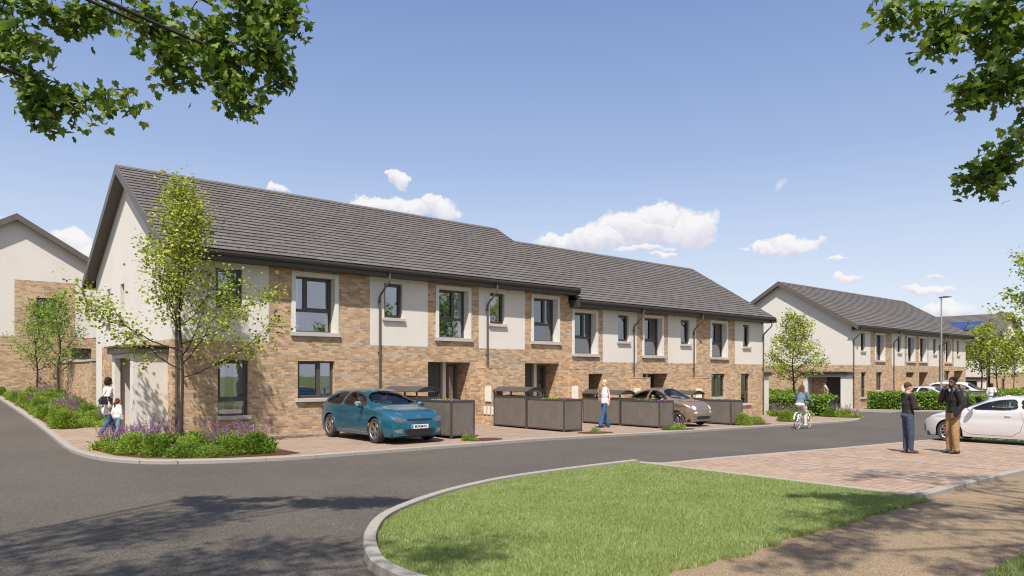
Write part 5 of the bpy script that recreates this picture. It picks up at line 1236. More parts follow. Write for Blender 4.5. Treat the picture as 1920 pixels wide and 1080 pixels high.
def text_mesh(name, txt, size, mat, parent, mtx):
    cu_ = bpy.data.curves.new(name, 'FONT'); cu_.body = txt; cu_.size = size; cu_.align_x = 'CENTER'; cu_.align_y = 'CENTER'; cu_.extrude = .001; cu_.offset = .0015
    t = bpy.data.objects.new(name, cu_); COL.objects.link(t); dg = bpy.context.evaluated_depsgraph_get(); me = bpy.data.meshes.new_from_object(t.evaluated_get(dg)); bpy.data.objects.remove(t)
    me.materials.clear(); me.materials.append(mat); me.transform(mtx); o = bpy.data.objects.new(name, me); COL.objects.link(o); o.parent = parent; return o
M['seat'] = plain('car_seat_cloth', (.50, .43, .33), .9); M['red'] = plain('red_paint', (.5, .02, .02), .35)
M['lamp'] = plain('headlamp_glass', (.22, .215, .21), .06, .7, .6, 30); M['lampw'] = plain('lamp_reflector', (.8, .8, .78), .1, .4)
M['grille'] = plain('grille_black', (.012, .012, .012), .5, 0, .5, 60, .6); M['teal'] = mat_paint('teal_car_paint', (.010, .125, .205), .5); M['bronze'] = mat_paint('bronze_car_paint', (.27, .185, .125), .45)
M['silver'] = mat_paint('silver_white_paint', (.66, .64, .64), .25, .03); M['whitecar'] = mat_paint('white_car_paint', (.62, .62, .62), .1, .03); M['tail'] = plain('tail_lamp_red', (.45, .015, .02), .15)
M['plate'] = plain('plate_white', (.75, .75, .72), .4, 0, .02); M['blue'] = plain('plate_blue', (.02, .05, .5), .4, 0, .02)
M['bezel'] = plain('bumper_taupe', (.19, .165, .145), .4, .1)

# teal three-door hatchback
S1 = dict(x0=-2.12, x1=2.12, W=.9, R=.335, arch=.385, axles=(1.27, -1.33), track=.905, tyre=.225, n=4.4, m=1.75, tumble=.19, spokes=10, sw=.017, twin=True, rimmat=M['rim'],
  top=[(-2.12, .60), (-2.10, .88), (-2.03, 1.07), (-1.85, 1.25), (-1.5, 1.365), (-1.0, 1.415), (-.4, 1.43), (.0, 1.415), (.3, 1.35), (.7, 1.18), (1.0, 1.03), (1.12, .985), (1.5, .925), (1.85, .83), (2.02, .74), (2.1, .66), (2.12, .60)],
  belt=[(-2.12, .50), (-2.08, .72), (-1.95, .88), (-1.6, .97), (-1.1, .955), (-.4, .92), (.5, .90), (1.0, .875), (1.4, .84), (1.8, .74), (2.0, .66), (2.09, .58), (2.12, .52)],
  wid=[(-2.12, .62), (-2.09, .74), (-1.95, .84), (-1.5, .895), (-1.2, .905), (0, .885), (1.0, .895), (1.4, .90), (1.75, .86), (1.98, .77), (2.08, .68), (2.12, .58)],
  nose=lambda x: .03*max(0, (abs(x)-1.7)/.4)**2+(.10*max(0, (-x-1.8)/.3)),
  side_windows=[[(.84, .94), (.28, 1.27), (-.15, 1.34), (-.56, 1.35), (-.60, .945)], [(-.66, .95), (-.62, 1.35), (-1.08, 1.325), (-1.48, 1.22), (-1.66, 1.09), (-1.55, 1.0)]],
  screen=[(1.03, .42), (1.07, 0), (1.03, -.42), (.84, -.71), (.33, -.59), (.20, 0), (.33, .59), (.84, .71)], rear_screen=[(-1.35, .5), (-1.35, -.5), (-1.85, -.6), (-1.85, .6)],
  mirror=(.62, 1.0, .985), handle=(-.42, .84), seat=-.05, dash=.82,
  lines=[[(.98, .87), (1.0, .6), (.9, .33), (.6, .27), (-.55, .27), (-.72, .45), (-.68, .7), (-.62, .96)]], toplines=[[(1.08, .68), (1.5, .70), (1.85, .58), (1.97, .48)]],
  patches=[('sill_trim', [(.86, .255), (-.88, .27), (-.88, .31), (.86, .30)], 's', M['bezel']), ('headlight', [(.37, .60), (.44, .655), (.66, .715), (.76, .70), (.73, .63), (.60, .565)], 'F', M['lamp'], dict(off=.008)),
    ('upper_grille', [(-.40, .605), (.40, .605), (.44, .66), (-.44, .66)], 'f', M['grille'], dict(off=.007)), ('lower_grille', [(-.40, .22), (.40, .22), (.50, .40), (-.50, .40)], 'f', M['grille'], dict(off=.008)),
    ('fog_surround', [(.52, .27), (.68, .30), (.74, .37), (.60, .41), (.53, .40)], 'F', M['bezel'], dict(off=.008)), ('fog_lamp', [(.575, .30), (.635, .30), (.655, .34), (.635, .375), (.575, .375), (.56, .34)], 'F', M['chrome'], dict(off=.014)),
    ('tail_light', [(-1.93, .80), (-2.04, .74), (-2.05, .84), (-1.9, .9)], 's', M['tail'], dict(off=.007)), ('bumper_lip', [(-.62, .16), (.62, .16), (.64, .19), (-.64, .19)], 'f', M['bezel'], dict(off=.012))])
car1, cast1 = make_car('parked_car', 'metallic teal three-door hatchback with M3RM4N plate parked on the nearest driveway', S1, M['teal'], None)
mb = MB(); mb.box(2.125, 2.137, -.26, .26, .40, .51); pl = mb.build('number_plate', M['plate'], car1, bevel=.003)
mb = MB(); mb.box(2.1375, 2.139, -.255, -.215, .405, .505); mb.build('plate_band', M['blue'], pl)
text_mesh('plate_text', 'M3RM4N', .098, M['black'], pl, Matrix.Translation((2.139, .02, .455))@Matrix(((0, 0, 1, 0), (1, 0, 0, 0), (0, 1, 0, 0), (0, 0, 0, 1))))
h, n_ = cast1('f', (0, .705)); mb = MB(); mb.tube([h+Vector((.012, .045*math.cos(a), .04*math.sin(a))) for a in np.linspace(0, 2*PI, 17)], .006, 5); mb.tube([h+Vector((.014, -.02, .022)), h+Vector((.016, -.008, -.026)), h+Vector((.016, 0, 0)), h+Vector((.016, .008, -.026)), h+Vector((.014, .02, .022))], .004, 5); mb.build('round_badge', M['chrome'], car1)
car1.location = (4.72, -3.20, g(4.7, -3)+.035); car1.rotation_euler = (0, 0, -PI/2)

# small rounded bronze city car
S2 = dict(x0=-1.77, x1=1.78, W=.81, R=.295, arch=.335, axles=(1.12, -1.18), track=.815, tyre=.185, n=4.0, m=1.75, tumble=.22, spokes=20, sw=.010, rimmat=M['chrome'], sill=.18,
  top=[(-1.77, .60), (-1.74, .85), (-1.64, 1.05), (-1.35, 1.27), (-1.0, 1.40), (-.5, 1.475), (-.1, 1.48), (.2, 1.43), (.55, 1.26), (.86, 1.08), (1.0, 1.025), (1.3, .985), (1.55, .90), (1.7, .78), (1.76, .66), (1.78, .58)],
  belt=[(-1.77, .50), (-1.72, .76), (-1.55, .92), (-1.2, .98), (-.5, .955), (.5, .93), (1.0, .90), (1.35, .85), (1.6, .74), (1.72, .62), (1.78, .50)],
  wid=[(-1.77, .55), (-1.72, .68), (-1.5, .76), (-1.1, .805), (0, .79), (.9, .80), (1.25, .795), (1.5, .73), (1.68, .62), (1.75, .53), (1.78, .45)],
  nose=lambda x: .03*max(0, (abs(x)-1.45)/.3)**2, side_windows=[[(.66, 1.005), (.3, 1.26), (-.05, 1.37), (-.33, 1.39), (-.36, 1.01)], [(-.43, 1.015), (-.40, 1.39), (-.8, 1.34), (-1.1, 1.22), (-1.25, 1.08), (-1.15, 1.045)]],
  screen=[(.90, .36), (.94, 0), (.90, -.36), (.74, -.61), (.24, -.54), (.10, 0), (.24, .54), (.74, .61)], rear_screen=[(-1.25, .42), (-1.25, -.42), (-1.55, -.48), (-1.55, .48)],
  mirror=(.5, .90, 1.02), handle=(-.25, .80), seat=-.05, dash=.72, handlemat=M['chrome'],
  lines=[[(.86, .90), (.86, .5), (.72, .3), (.4, .26), (-.35, .27), (-.55, .45), (-.42, .8), (-.40, 1.0)]],
  patches=[('headlight', [(.50+.105*math.cos(a), .73+.085*math.sin(a)) for a in np.linspace(0, 2*PI, 9)[:-1]], 'F', M['lampw'], dict(off=.012)), ('fog_lamp', [(.47+.08*math.cos(a), .55+.05*math.sin(a)) for a in np.linspace(0, 2*PI, 9)[:-1]], 'F', M['lampw'], dict(off=.010)),
    ('chrome_bar', [(-.2, .625), (.2, .625), (.2, .645), (-.2, .645)], 'f', M['chrome'], dict(off=.012)), ('lower_grille', [(-.40, .29), (.40, .29), (.44, .40), (-.44, .40)], 'f', M['grille'], dict(off=.010)),
    ('bumper_bar', [(-.55, .42), (.55, .42), (.55, .445), (-.55, .445)], 'f', M['chrome'], dict(off=.012)), ('fog_ring', [(.50, .30), (.55, .30), (.57, .35), (.55, .40), (.50, .40), (.48, .35)], 'F', M['chrome'], dict(off=.014))])
car2, cast2 = make_car('parked_car', 'small rounded bronze car with chrome details parked between two planter boxes', S2, M['bronze'], None)
h, n_ = cast2('f', (0, .66)); mb = MB(); mb.lathe([(.05, 0), (.05, .012), (.0, .016)], 16, tuple(h), 'x'); mb.build('round_badge', M['chrome'], car2)
car2.location = (17.95, -3.25, g(17.9, -3)+.035); car2.rotation_euler = (0, 0, -PI/2)

# silver-white hot hatch, seen from its left side
S3 = dict(x0=-2.0, x1=2.0, W=.9, R=.33, arch=.375, axles=(1.22, -1.34), track=.905, tyre=.22, n=3.6, m=1.6, tumble=.17, spokes=10, sw=.012, rimmat=M['chrome'], caliper=True,
  top=[(-2.0, .62), (-1.97, .9), (-1.88, 1.08), (-1.65, 1.24), (-1.3, 1.36), (-.8, 1.42), (-.3, 1.445), (.05, 1.41), (.4, 1.29), (.8, 1.10), (1.02, 1.0), (1.3, .955), (1.6, .88), (1.85, .78), (1.96, .68), (2.0, .60)],
  belt=[(-2.0, .52), (-1.95, .80), (-1.8, .96), (-1.4, 1.03), (-.8, 1.0), (0, .955), (.6, .935), (1.0, .90), (1.4, .84), (1.75, .74), (1.93, .64), (2.0, .52)],
  wid=[(-2.0, .66), (-1.95, .80), (-1.7, .885), (-1.35, .91), (-.3, .88), (.6, .88), (1.2, .905), (1.55, .87), (1.83, .78), (1.95, .70), (2.0, .60)],
  nose=lambda x: .02*max(0, (abs(x)-1.7)/.3)**2, side_windows=[[(.72, 1.0), (.32, 1.22), (-.1, 1.325), (-.52, 1.35), (-.62, 1.02)], [(-.70, 1.03), (-.60, 1.35), (-1.0, 1.33), (-1.35, 1.24), (-1.45, 1.12), (-1.3, 1.07)]],
  screen=[(.96, .36), (1.0, 0), (.96, -.36), (.82, -.63), (.34, -.54), (.18, 0), (.34, .54), (.82, .63)], rear_screen=[(-1.5, .48), (-1.5, -.48), (-1.8, -.55), (-1.8, .55)],
  mirror=(.58, .99, 1.03), handle=(-.35, .86), seat=-.1, dash=.78,
  lines=[[(.92, .9), (.90, .6), (.82, .36), (.6, .27), (-.45, .27), (-.66, .42), (-.74, .7), (-.66, 1.0)]], toplines=[[(1.04, .66), (1.5, .68), (1.8, .56)]],
  patches=[('headlight', [(.36, .69), (.44, .73), (.70, .79), (.79, .765), (.76, .70), (.6, .66)], 'F', M['lamp'], dict(off=.010)), ('lower_grille', [(-.42, .24), (.42, .24), (.5, .52), (-.5, .52)], 'f', M['grille'], dict(off=.008)), ('side_intake', [(.60, .26), (.70, .28), (.73, .52), (.62, .50)], 'F', M['bezel'], dict(off=.01)), ('tail_light', [(-1.80, .84), (-1.93, .80), (-1.93, .92), (-1.78, .95)], 's', M['tail'], dict(off=.008)), ('nose_intake', [(-.40, .60), (.40, .60), (.42, .63), (-.42, .63)], 'f', M['grille'], dict(off=.007)), ('front_lip', [(-.6, .16), (.6, .16), (.62, .19), (-.62, .19)], 'f', M['bezel'], dict(off=.02))])
car3, cast3 = make_car('parked_car', 'silvery white hatchback with red brake calipers at the right edge, nearest of the parked cars', S3, M['silver'], 'silvery hatchbacks')
car3.location = (19.80, -14.50, g(19.8, -14.5)+.02); car3.rotation_euler = (0, 0, PI/2)
car4 = copy_tree(car3); car4.location = (46.95, -2.95, -.44+.04); car4.rotation_euler = (0, 0, -PI/2); car4['label'] = 'silver hatchback parked beyond the hedge behind the two standing men'
# boxier pale car farther off
S4 = dict(S3); S4.update(x0=-2.2, x1=2.2, sill=.25, R=.36, arch=.41, axles=(1.35, -1.35), n=5, m=1.9, tumble=.12, caliper=False,
  top=[(-2.2, .7), (-2.17, 1.2), (-2.05, 1.52), (-1.7, 1.66), (-.8, 1.70), (0, 1.69), (.35, 1.62), (.8, 1.35), (1.15, 1.12), (1.3, 1.08), (1.8, 1.0), (2.1, .85), (2.2, .65)],
  belt=[(-2.2, .6), (-2.1, .98), (-1.6, 1.1), (0, 1.06), (1.0, 1.0), (1.7, .92), (2.1, .76), (2.2, .6)], side_windows=[[(.85, 1.13), (.3, 1.5), (-.45, 1.57), (-.45, 1.13)], [(-.55, 1.13), (-.55, 1.57), (-1.8, 1.52), (-1.95, 1.2)]],
  screen=[(1.12, .38), (1.15, 0), (1.12, -.38), (1.0, -.68), (.46, -.62), (.38, 0), (.46, .62), (1.0, .68)], mirror=(.75, 1.0, 1.15), handle=(-.3, 1.0), wid=[(-2.2, .72), (-2.1, .85), (-1.7, .90), (0, .89), (1.4, .90), (1.9, .84), (2.12, .74), (2.2, .65)],
  lines=[[(.95, .95), (.9, .5), (.7, .33), (-.4, .33), (-.5, .6), (-.5, 1.1)]], toplines=[], patches=[('headlight', [(.45, .78), (.55, .82), (.76, .84), (.78, .76), (.6, .74)], 'F', M['lamp'], dict(off=.012)), ('grille', [(-.4, .55), (.4, .55), (.45, .75), (-.45, .75)], 'f', M['grille'], dict(off=.01))])
car5, _ = make_car('parked_car', 'pale tall family car, only its roof and windscreen showing above the dark planter box', S4, M['whitecar'], None)
car5.location = (52.6, -3.0, -.44+.04); car5.rotation_euler = (0, 0, -PI/2)

# ------------------------------------------------------------ bicycle
def bicycle(x, y, z, rz, label):
    root = empty('bicycle', (x, y, z), rz, label=label, cat='bicycle'); R = .335; wb = 1.06
    pm = plain('bicycle_white_paint', (.72, .71, .70), .3)
    for nm, cx in (('wheel', 0), ('wheel', wb)):
        mb = MB(); n = 36; mb.tube([(cx+(R-.012)*math.cos(2*PI*i/n), 0, R+(R-.012)*math.sin(2*PI*i/n)) for i in range(n+1)], .016, 6, caps=False); w = mb.build(nm, M['rubber'], root, smooth=True)
        mb = MB(); mb.tube([(cx+(R-.035)*math.cos(2*PI*i/n), 0, R+(R-.035)*math.sin(2*PI*i/n)) for i in range(n+1)], .009, 6, caps=False); mb.build('rim', pm, w, smooth=True)
        mb = MB()
        for i in range(24): a = 2*PI*i/24; mb.tube([(cx+.02*math.cos(a+.6), .02*(-1)**i, R+.02*math.sin(a+.6)), (cx+(R-.035)*math.cos(a), 0, R+(R-.035)*math.sin(a))], .0016, 3, caps=False)
        mb.build('spokes', M['chrome'], w); mb = MB(); mb.lathe([(.022, -.05), (.022, .05)], 12, (cx, 0, R), 'y'); mb.build('hub', M['chrome'], w)
    bb = (.44, 0, .29); st = (.30, 0, .86); hd = (.86, 0, .88); hb = (.90, 0, .74)
    mb = MB(); mb.tube([bb, (.325, 0, .74)], .017, 8); mb.tube([(.335, 0, .70), hd], .015, 8); mb.tube([bb, hb], .018, 8); mb.tube([hd, hb], .021, 8)
    for s in (-1, 1): mb.tube([bb, (0, .05*s, R)], .010, 6); mb.tube([(.335, .015*s, .70), (0, .05*s, R)], .009, 6)
    mb.build('frame', pm, root, smooth=True); mb = MB()
    for s in (-1, 1): mb.tube([hb, (.93, .045*s, .68), (1.0, .05*s, .5), (wb, .05*s, R)], .011, 6)
    mb.build('fork', pm, root, smooth=True); mb = MB(); mb.tube([(.325, 0, .74), (.29, 0, .90)], .013, 8); sp = mb.build('seat_post', M['chrome'], root)
    mb = MB(); mb.ell((.22, 0, .925), (.10, .08, .035)); mb.ell((.33, 0, .93), (.12, .035, .025)); mb.build('saddle', M['black'], root, smooth=True)
    mb = MB(); mb.tube([hd, (.85, 0, 1.0), (.90, 0, 1.03)], .013, 8); mb.tube([(.66, -.29, 1.03), (.76, -.29, 1.05), (.90, -.16, 1.05), (.92, 0, 1.03), (.90, .16, 1.05), (.76, .29, 1.05), (.66, .29, 1.03)], .011, 8); hbz = mb.build('handlebar', M['chrome'], root, smooth=True)
    mb = MB(); mb.tube([(.60, -.29, 1.02), (.74, -.29, 1.045)], .017, 8); mb.tube([(.60, .29, 1.02), (.74, .29, 1.045)], .017, 8); mb.build('grips', M['black'], hbz)
    mb = MB(); mb.lathe([(.085, -.055), (.085, -.05)], 20, bb, 'y'); mb.tube([(bb[0], -.07, bb[2]), (bb[0]+.05, -.08, bb[2]-.16)], .01, 6); mb.tube([(bb[0], .07, bb[2]), (bb[0]-.05, .08, bb[2]+.16)], .01, 6); mb.box(bb[0], bb[0]+.1, -.17, -.08, bb[2]-.175, bb[2]-.155); mb.box(bb[0]-.1, bb[0], .08, .17, bb[2]+.15, bb[2]+.17); mb.build('cranks', M['chrome'], root)
    mb = MB()
    mb.tube([(bb[0], -.052, bb[2]+.083), (0, -.05, R+.035)], .004, 4); mb.tube([(bb[0], -.052, bb[2]-.083), (0, -.05, R-.035)], .004, 4); mb.build('chain', M['black'], root)
    mb = MB(); n = 14; mb.prism([(R*1.09*math.cos(a), R+R*1.09*math.sin(a)) for a in np.linspace(.5, 2.9, n)]+[(R*1.06*math.cos(a), R+R*1.06*math.sin(a)) for a in np.linspace(2.9, .5, n)], 'y', -.025, .025); mb.build('mudguard', pm, root)
    return root
BX, BY = 21.25, -7.12; BZ = g(21.8, -7)-.05
bike = bicycle(BX, BY, BZ, math.radians(5), 'white town bicycle ridden along the road by the woman in a denim jacket')

# ------------------------------------------------------------ people
def vox(mb, name, mat, parent, size, smooth=3, **k):
    o = mb.build(name, mat, parent, **k)
    r = o.modifiers.new('remesh', 'REMESH'); r.mode = 'VOXEL'; r.voxel_size = size; r.use_smooth_shade = True
    s = o.modifiers.new('smooth', 'SMOOTH'); s.factor = .5; s.iterations = smooth
    return o
def cap(mb, a, b, ra, rb, n=12, sx=None):
    """tapered limb with rounded ends"""
    a, b = Vector(a), Vector(b); d = b-a; L = d.length or 1e-6; t = d/L; P = []; Rr = []
    for i in range(4): th = PI/2*(1-i/4); P.append(a-t*ra*math.sin(th)); Rr.append(max(ra*math.cos(th), .001))
    P.append(a); Rr.append(ra); P.append((a+b)/2); Rr.append((ra+rb)/2*1.02); P.append(b); Rr.append(rb)
    for i in range(1, 5): th = PI/2*i/4; P.append(b+t*rb*math.sin(th)); Rr.append(max(rb*math.cos(th), .001))
    mb.tube(P, Rr, n)
def person(label, loc, rz, J, h=1.75, skin=(.55, .33, .22), top=None, bottom=None, shoes=None, hair=None, extras=None, vs=.011, female=False, group=None):
    """J: joints for a 1.75 m body facing +x. body is one mesh, clothes and hair are its own pieces"""
    s = h/1.75; root = empty('person', loc, rz, label=label, cat='person'); root.scale = (s, s, s)
    V = lambda k: Vector(J[k])
    sk = plain('skin_'+str(len(bpy.data.materials)), skin, .55, 0, .08, 20)
    b = MB(); pel, che, nek, hd = V('pelvis'), V('chest'), V('neck'), V('head')
    sh = [V('shl'), V('shr')]; hp = [V('hipl'), V('hipr')]; wf = .86 if female else 1.0
    def torso(mb, g_, lo=True, hem=0.0):
        # stacked ellipses, following the spine, shoulder line and hip line
        ax = (sh[0]-sh[1]).normalized(); hx = (hp[0]-hp[1]).normalized(); up = (che-pel); 
        rows = [(0, .165, .115), (.14, .160, .110), (.35, .145*(.9 if female else 1), .100), (.6, .155, .108), (.85, .175*wf, .115), (1.0, .175*wf, .105), (1.13, .150*wf, .082), (1.25, .075, .06)]
        n = 18; vsn = []; tot = nek-pel; L = tot.length
        for f, a_, b_ in rows:
            f = f/1.25; c = pel+(che-pel)*min(f/.8, 1)+(nek-che)*max(0, (f-.8)/.2); xx = (hx*(1-f)+ax*f).normalized(); ff = xx.cross(tot.normalized()).normalized()
            for j in range(n):
                w = 2*PI*j/n; vsn.append(c+xx*math.cos(w)*(a_+g_)+ff*math.sin(w)*(b_+g_)+Vector((0, 0, -hem if f == 0 else 0)))
        k = len(rows); mb.add(vsn, [(i*n+j, i*n+(j+1) % n, (i+1)*n+(j+1) % n, (i+1)*n+j) for i in range(k-1) for j in range(n)]+[tuple(range(n))[::-1], tuple(range((k-1)*n, k*n))])
    torso(b, -.012); cap(b, nek-Vector((0, 0, .05)), nek+(hd-nek)*.55, .058, .052)
    # head: skull, jaw, nose, ears; turned by 'look'
    look = math.radians(J.get('look', 0)); R3 = Matrix.Rotation(look, 3, 'Z')@Matrix.Rotation(math.radians(J.get('nod', 0)), 3, 'Y'); H_ = lambda *p: hd+R3@Vector(p)
    b.ell(H_(-.008, 0, .025), (.094, .075, .098), 16, 12, rot=R3); b.ell(H_(.03, 0, -.045), (.062, .056, .072), 14, 10, rot=R3); b.ell(H_(.048, 0, -.092), (.026, .030, .022), rot=R3)
    b.prism([(0, 0)]*0 or [(.0, 0), (.01, 0), (.0, .01)], 'y', 0, .001) if False else None
    nb = MB(); cap(b, H_(.082, 0, .012), H_(.104, 0, -.022), .010, .016, 8)
    for sg in (-1, 1): b.ell(H_(-.005, sg*.076, -.005), (.018, .010, .032), 8, 6, rot=R3); b.ell(H_(.070, sg*.030, .022), (.018, .022, .008), 8, 6, rot=R3)
    cap(b, H_(.088, -.018, -.052), H_(.088, .018, -.052), .009, .009, 6)
    for sd in 'lr':
        S0, E, Wt = V('sh'+sd), V('el'+sd), V('wr'+sd); mus = .85 if female else 1
        b.ell(S0, (.058*mus, .058*mus, .058*mus)); cap(b, S0, E, .050*mus, .039*mus); cap(b, E, Wt, .040*mus, .027*mus)
        # hand: palm, four bent fingers of unequal length, a thumb from the palm's side
        fd = (Wt-E).normalized(); fd = (fd+Vector(J.get('hand'+sd, (0, 0, 0)))).normalized(); pn = Vector(J.get('palm'+sd, (0, -1 if sd == 'l' else 1, 0))); pn = (pn-fd*pn.dot(fd)).normalized(); sdv = fd.cross(pn)
        if sdv.dot(Vector((1, 0, 0))) < 0: sdv = -sdv
        P0 = Wt+fd*.012; P1 = Wt+fd*.085
        for q in (-.022, 0, .022): cap(b, P0+sdv*q*.7, P1+sdv*q, .015, .014, 8)
        for q, L_ in ((.030, .068), (.010, .078), (-.010, .073), (-.029, .058)):
            a_ = P1+sdv*q; m_ = a_+(fd+pn*.35).normalized()*L_*.5; e_ = m_+(fd+pn*1.1).normalized()*L_*.5; cap(b, a_, m_, .0105, .0095, 7); cap(b, m_, e_, .0095, .008, 7)
        t0 = P0+sdv*.026+fd*.015; t1 = t0+(sdv*.8+fd*.7+pn*.3).normalized()*.036; t2 = t1+(fd+pn*.5+sdv*.2).normalized()*.03; cap(b, t0, t1, .013, .012, 7); cap(b, t1, t2, .011, .009, 7)
        Hp, K, A = V('hip'+sd), V('kn'+sd), V('an'+sd); cap(b, Hp, K, .080, .053); cap(b, K, A, .055, .036); calf = (K*.68+A*.32); b.ell(calf+Vector((-.012, 0, 0)), (.054, .052, .09))
        toe = Vector(J.get('toe'+sd, (1, 0, -.12))).normalized(); cap(b, A+toe*-.03+Vector((0, 0, -.03)), A+toe*.15+Vector((0, 0, -.045)), .036, .030)
    body = vox(b, 'body', sk, root, vs*.75, 2)
    em = MB()
    for sg in (-1, 1): em.ell(H_(.083, sg*.031, .006), (.007, .011, .006), 8, 6, rot=R3); cap(em, H_(.090, sg*.018, .024), H_(.082, sg*.045, .026), .004, .003, 5)
    em.build('eyes', M['black'], root, smooth=True)
    if hair:
        hm = MB(); c, kind = hair; hmat = plain('hair_'+str(len(bpy.data.materials)), c, .85, 0, .35, 60); hmat.node_tree.nodes['Principled BSDF'].inputs['Specular IOR Level'].default_value = .15
        hm.ell(H_(-.020, 0, .050), (.098, .085, .090), 16, 12, rot=R3)
        if kind in ('long', 'pony', 'bob'):
            hm.ell(H_(-.045, 0, -.01), (.075, .090, .105), 14, 10, rot=R3)
            for sg in (-1, 1): hm.ell(H_(-.01, sg*.073, -.03), (.045, .020, .07), rot=R3)
        if kind == 'long':
            for y in (-.07, -.035, 0, .035, .07): cap(hm, H_(-.075, y, .02), H_(-.14, y*1.4, -.38+abs(y)*.8), .052, .028)
        if kind == 'pony': cap(hm, H_(-.10, 0, .0), H_(-.15, .0, -.10), .035, .04); cap(hm, H_(-.15, 0, -.10), H_(-.13, .01, -.28), .038, .014)
        if kind == 'side': 
            hm.ell(H_(-.045, 0, -.01), (.075, .088, .10), rot=R3); cap(hm, H_(-.08, -.05, -.05), H_(.0, -.085, -.14), .034, .034); cap(hm, H_(.0, -.085, -.14), H_(.01, -.10, -.30), .034, .014)
        ho = vox(hm, 'hair', hmat, root, .010, 1)
    if top:
        tm = MB(); tmat = top['mat']; torso(tm, top.get('g', .012), hem=top.get('hem', .04))
        tm.ell(nek-Vector((0, 0, .03)), (.075, .085, .035))
        if top.get('long'):
            q = pel+Vector((-.01, 0, -top['long'])); cap(tm, pel+Vector((0, .04, 0)), q+Vector((0, .07, 0)), .135, .145); cap(tm, pel+Vector((0, -.04, 0)), q+Vector((0, -.07, 0)), .135, .145)
        if top.get('collar'): tm.lathe([(.07, -.01), (.085, .035), (.07, .04), (.055, 0)], 14, tuple(nek+Vector((.0, 0, -.01))))
        for sd in 'lr':
            S0, E, Wt = V('sh'+sd), V('el'+sd), V('wr'+sd); G = top.get('g', .012)+.004
            sl = top.get('sleeve', 1)
            if sl >= 0: tm.ell(S0, (.060+G, .060+G, .055+G))
            if sl > 0: cap(tm, S0, E if sl >= .5 else S0+(E-S0)*sl*2, .054+G, .043+G)
            if sl > .5: cap(tm, E, E+(Wt-E)*min((sl-.5)*2, .97), .045+G, .033+G)
        to = vox(tm, top['name'], tmat, root, vs, 2)
        if top.get('wrinkle', True):
            tx = WR; d = to.modifiers.new('folds', 'DISPLACE'); d.texture = tx; d.strength = .016; d.mid_level = .5; d.texture_coords = 'LOCAL'
    if bottom:
        bm_ = MB(); G = bottom.get('g', .012); bm_.ell(pel+Vector((0, 0, -.01)), (.120+G, .165+G, .11)); bm_.ell(pel+Vector((-.03, 0, -.05)), (.12+G, .155+G, .10))
        for sd in 'lr':
            Hp, K, A = V('hip'+sd), V('kn'+sd), V('an'+sd); cap(bm_, Hp, K, .088+G, .068+G); e = A if not bottom.get('short') else K+(A-K)*bottom['short']
            fl = bottom.get('flare', 0); cap(bm_, K, K+(e-K)*.5, .068+G, .058+G+fl*.4); cap(bm_, K+(e-K)*.45, e+Vector((0, 0, -.01)), .059+G+fl*.4, .044+G+fl)
        bo = vox(bm_, bottom['name'], bottom['mat'], root, vs, 2); d = bo.modifiers.new('folds', 'DISPLACE'); d.texture = WR; d.strength = .014; d.texture_coords = 'LOCAL'
    if shoes:
        for sd in 'lr':
            sm_ = MB(); A = V('an'+sd); toe = Vector(J.get('toe'+sd, (1, 0, -.12))).normalized(); tf = Vector((toe.x, toe.y, 0)).normalized() if abs(toe.z) < .5 else toe
            base = A+Vector((0, 0, -.052)) if abs(toe.z) < .5 else A+Vector((0, 0, -.03))
            cap(sm_, base-tf*.045, base+tf*.09, .043, .045); cap(sm_, base+tf*.07, base+tf*.165+Vector((0, 0, -.008)), .044, .030); cap(sm_, A+Vector((0, 0, .01)), base, .045, .045)
            vox(sm_, 'shoe', shoes, root, .010, 1)
    if extras: extras(root, V, H_)
    return root
WR = bpy.data.textures.new('folds', 'CLOUDS'); WR.noise_scale = .09; WR.noise_depth = 2
def stand(**k):
    J = dict(pelvis=(0, 0, .98), chest=(.0, 0, 1.28), neck=(-.005, 0, 1.49), head=(.015, 0, 1.63), shl=(0, .185, 1.415), shr=(0, -.185, 1.415), ell=(-.03, .245, 1.13), elr=(-.03, -.245, 1.13), wrl=(.06, .25, .89), wrr=(.06, -.25, .89),
             hipl=(0, .09, .93), hipr=(0, -.09, .93), knl=(.02, .105, .50), knr=(.02, -.105, .50), anl=(-.02, .11, .095), anr=(-.02, -.11, .095))
    J.update(k); return J
fab = lambda n, c, r=.85, v=.15: plain(n, c, r, 0, v, 14, .15)
D_ = math.radians
# man in black sweater and jeans, arms folded, facing the other man
FOLD = dict(ell=(.05, .225, 1.14), elr=(.05, -.225, 1.14), wrl=(.24, .03, 1.17), wrr=(.25, -.04, 1.12), handl=(-.3, -1.2, 0), handr=(-.3, 1.2, 0), palml=(-1, 0, 0), palmr=(-1, 0, 0))
person('man in black long-sleeved top and dark jeans with folded arms, seen from behind', (13.35, -14.22, g(13.4, -14)+.02), D_(-42), stand(**FOLD, anl=(-.02, .08, .095), anr=(.03, -.09, .095), look=-6, nod=4), 1.75, (.60, .36, .26),
       dict(name='sweater', mat=fab('black_jersey', (.022, .019, .017)), hem=.10, g=.016), dict(name='jeans', mat=fab('dark_denim', (.045, .06, .10))), fab('brown_suede', (.10, .06, .035)), ((.07, .045, .03), 'short'), vs=.010)
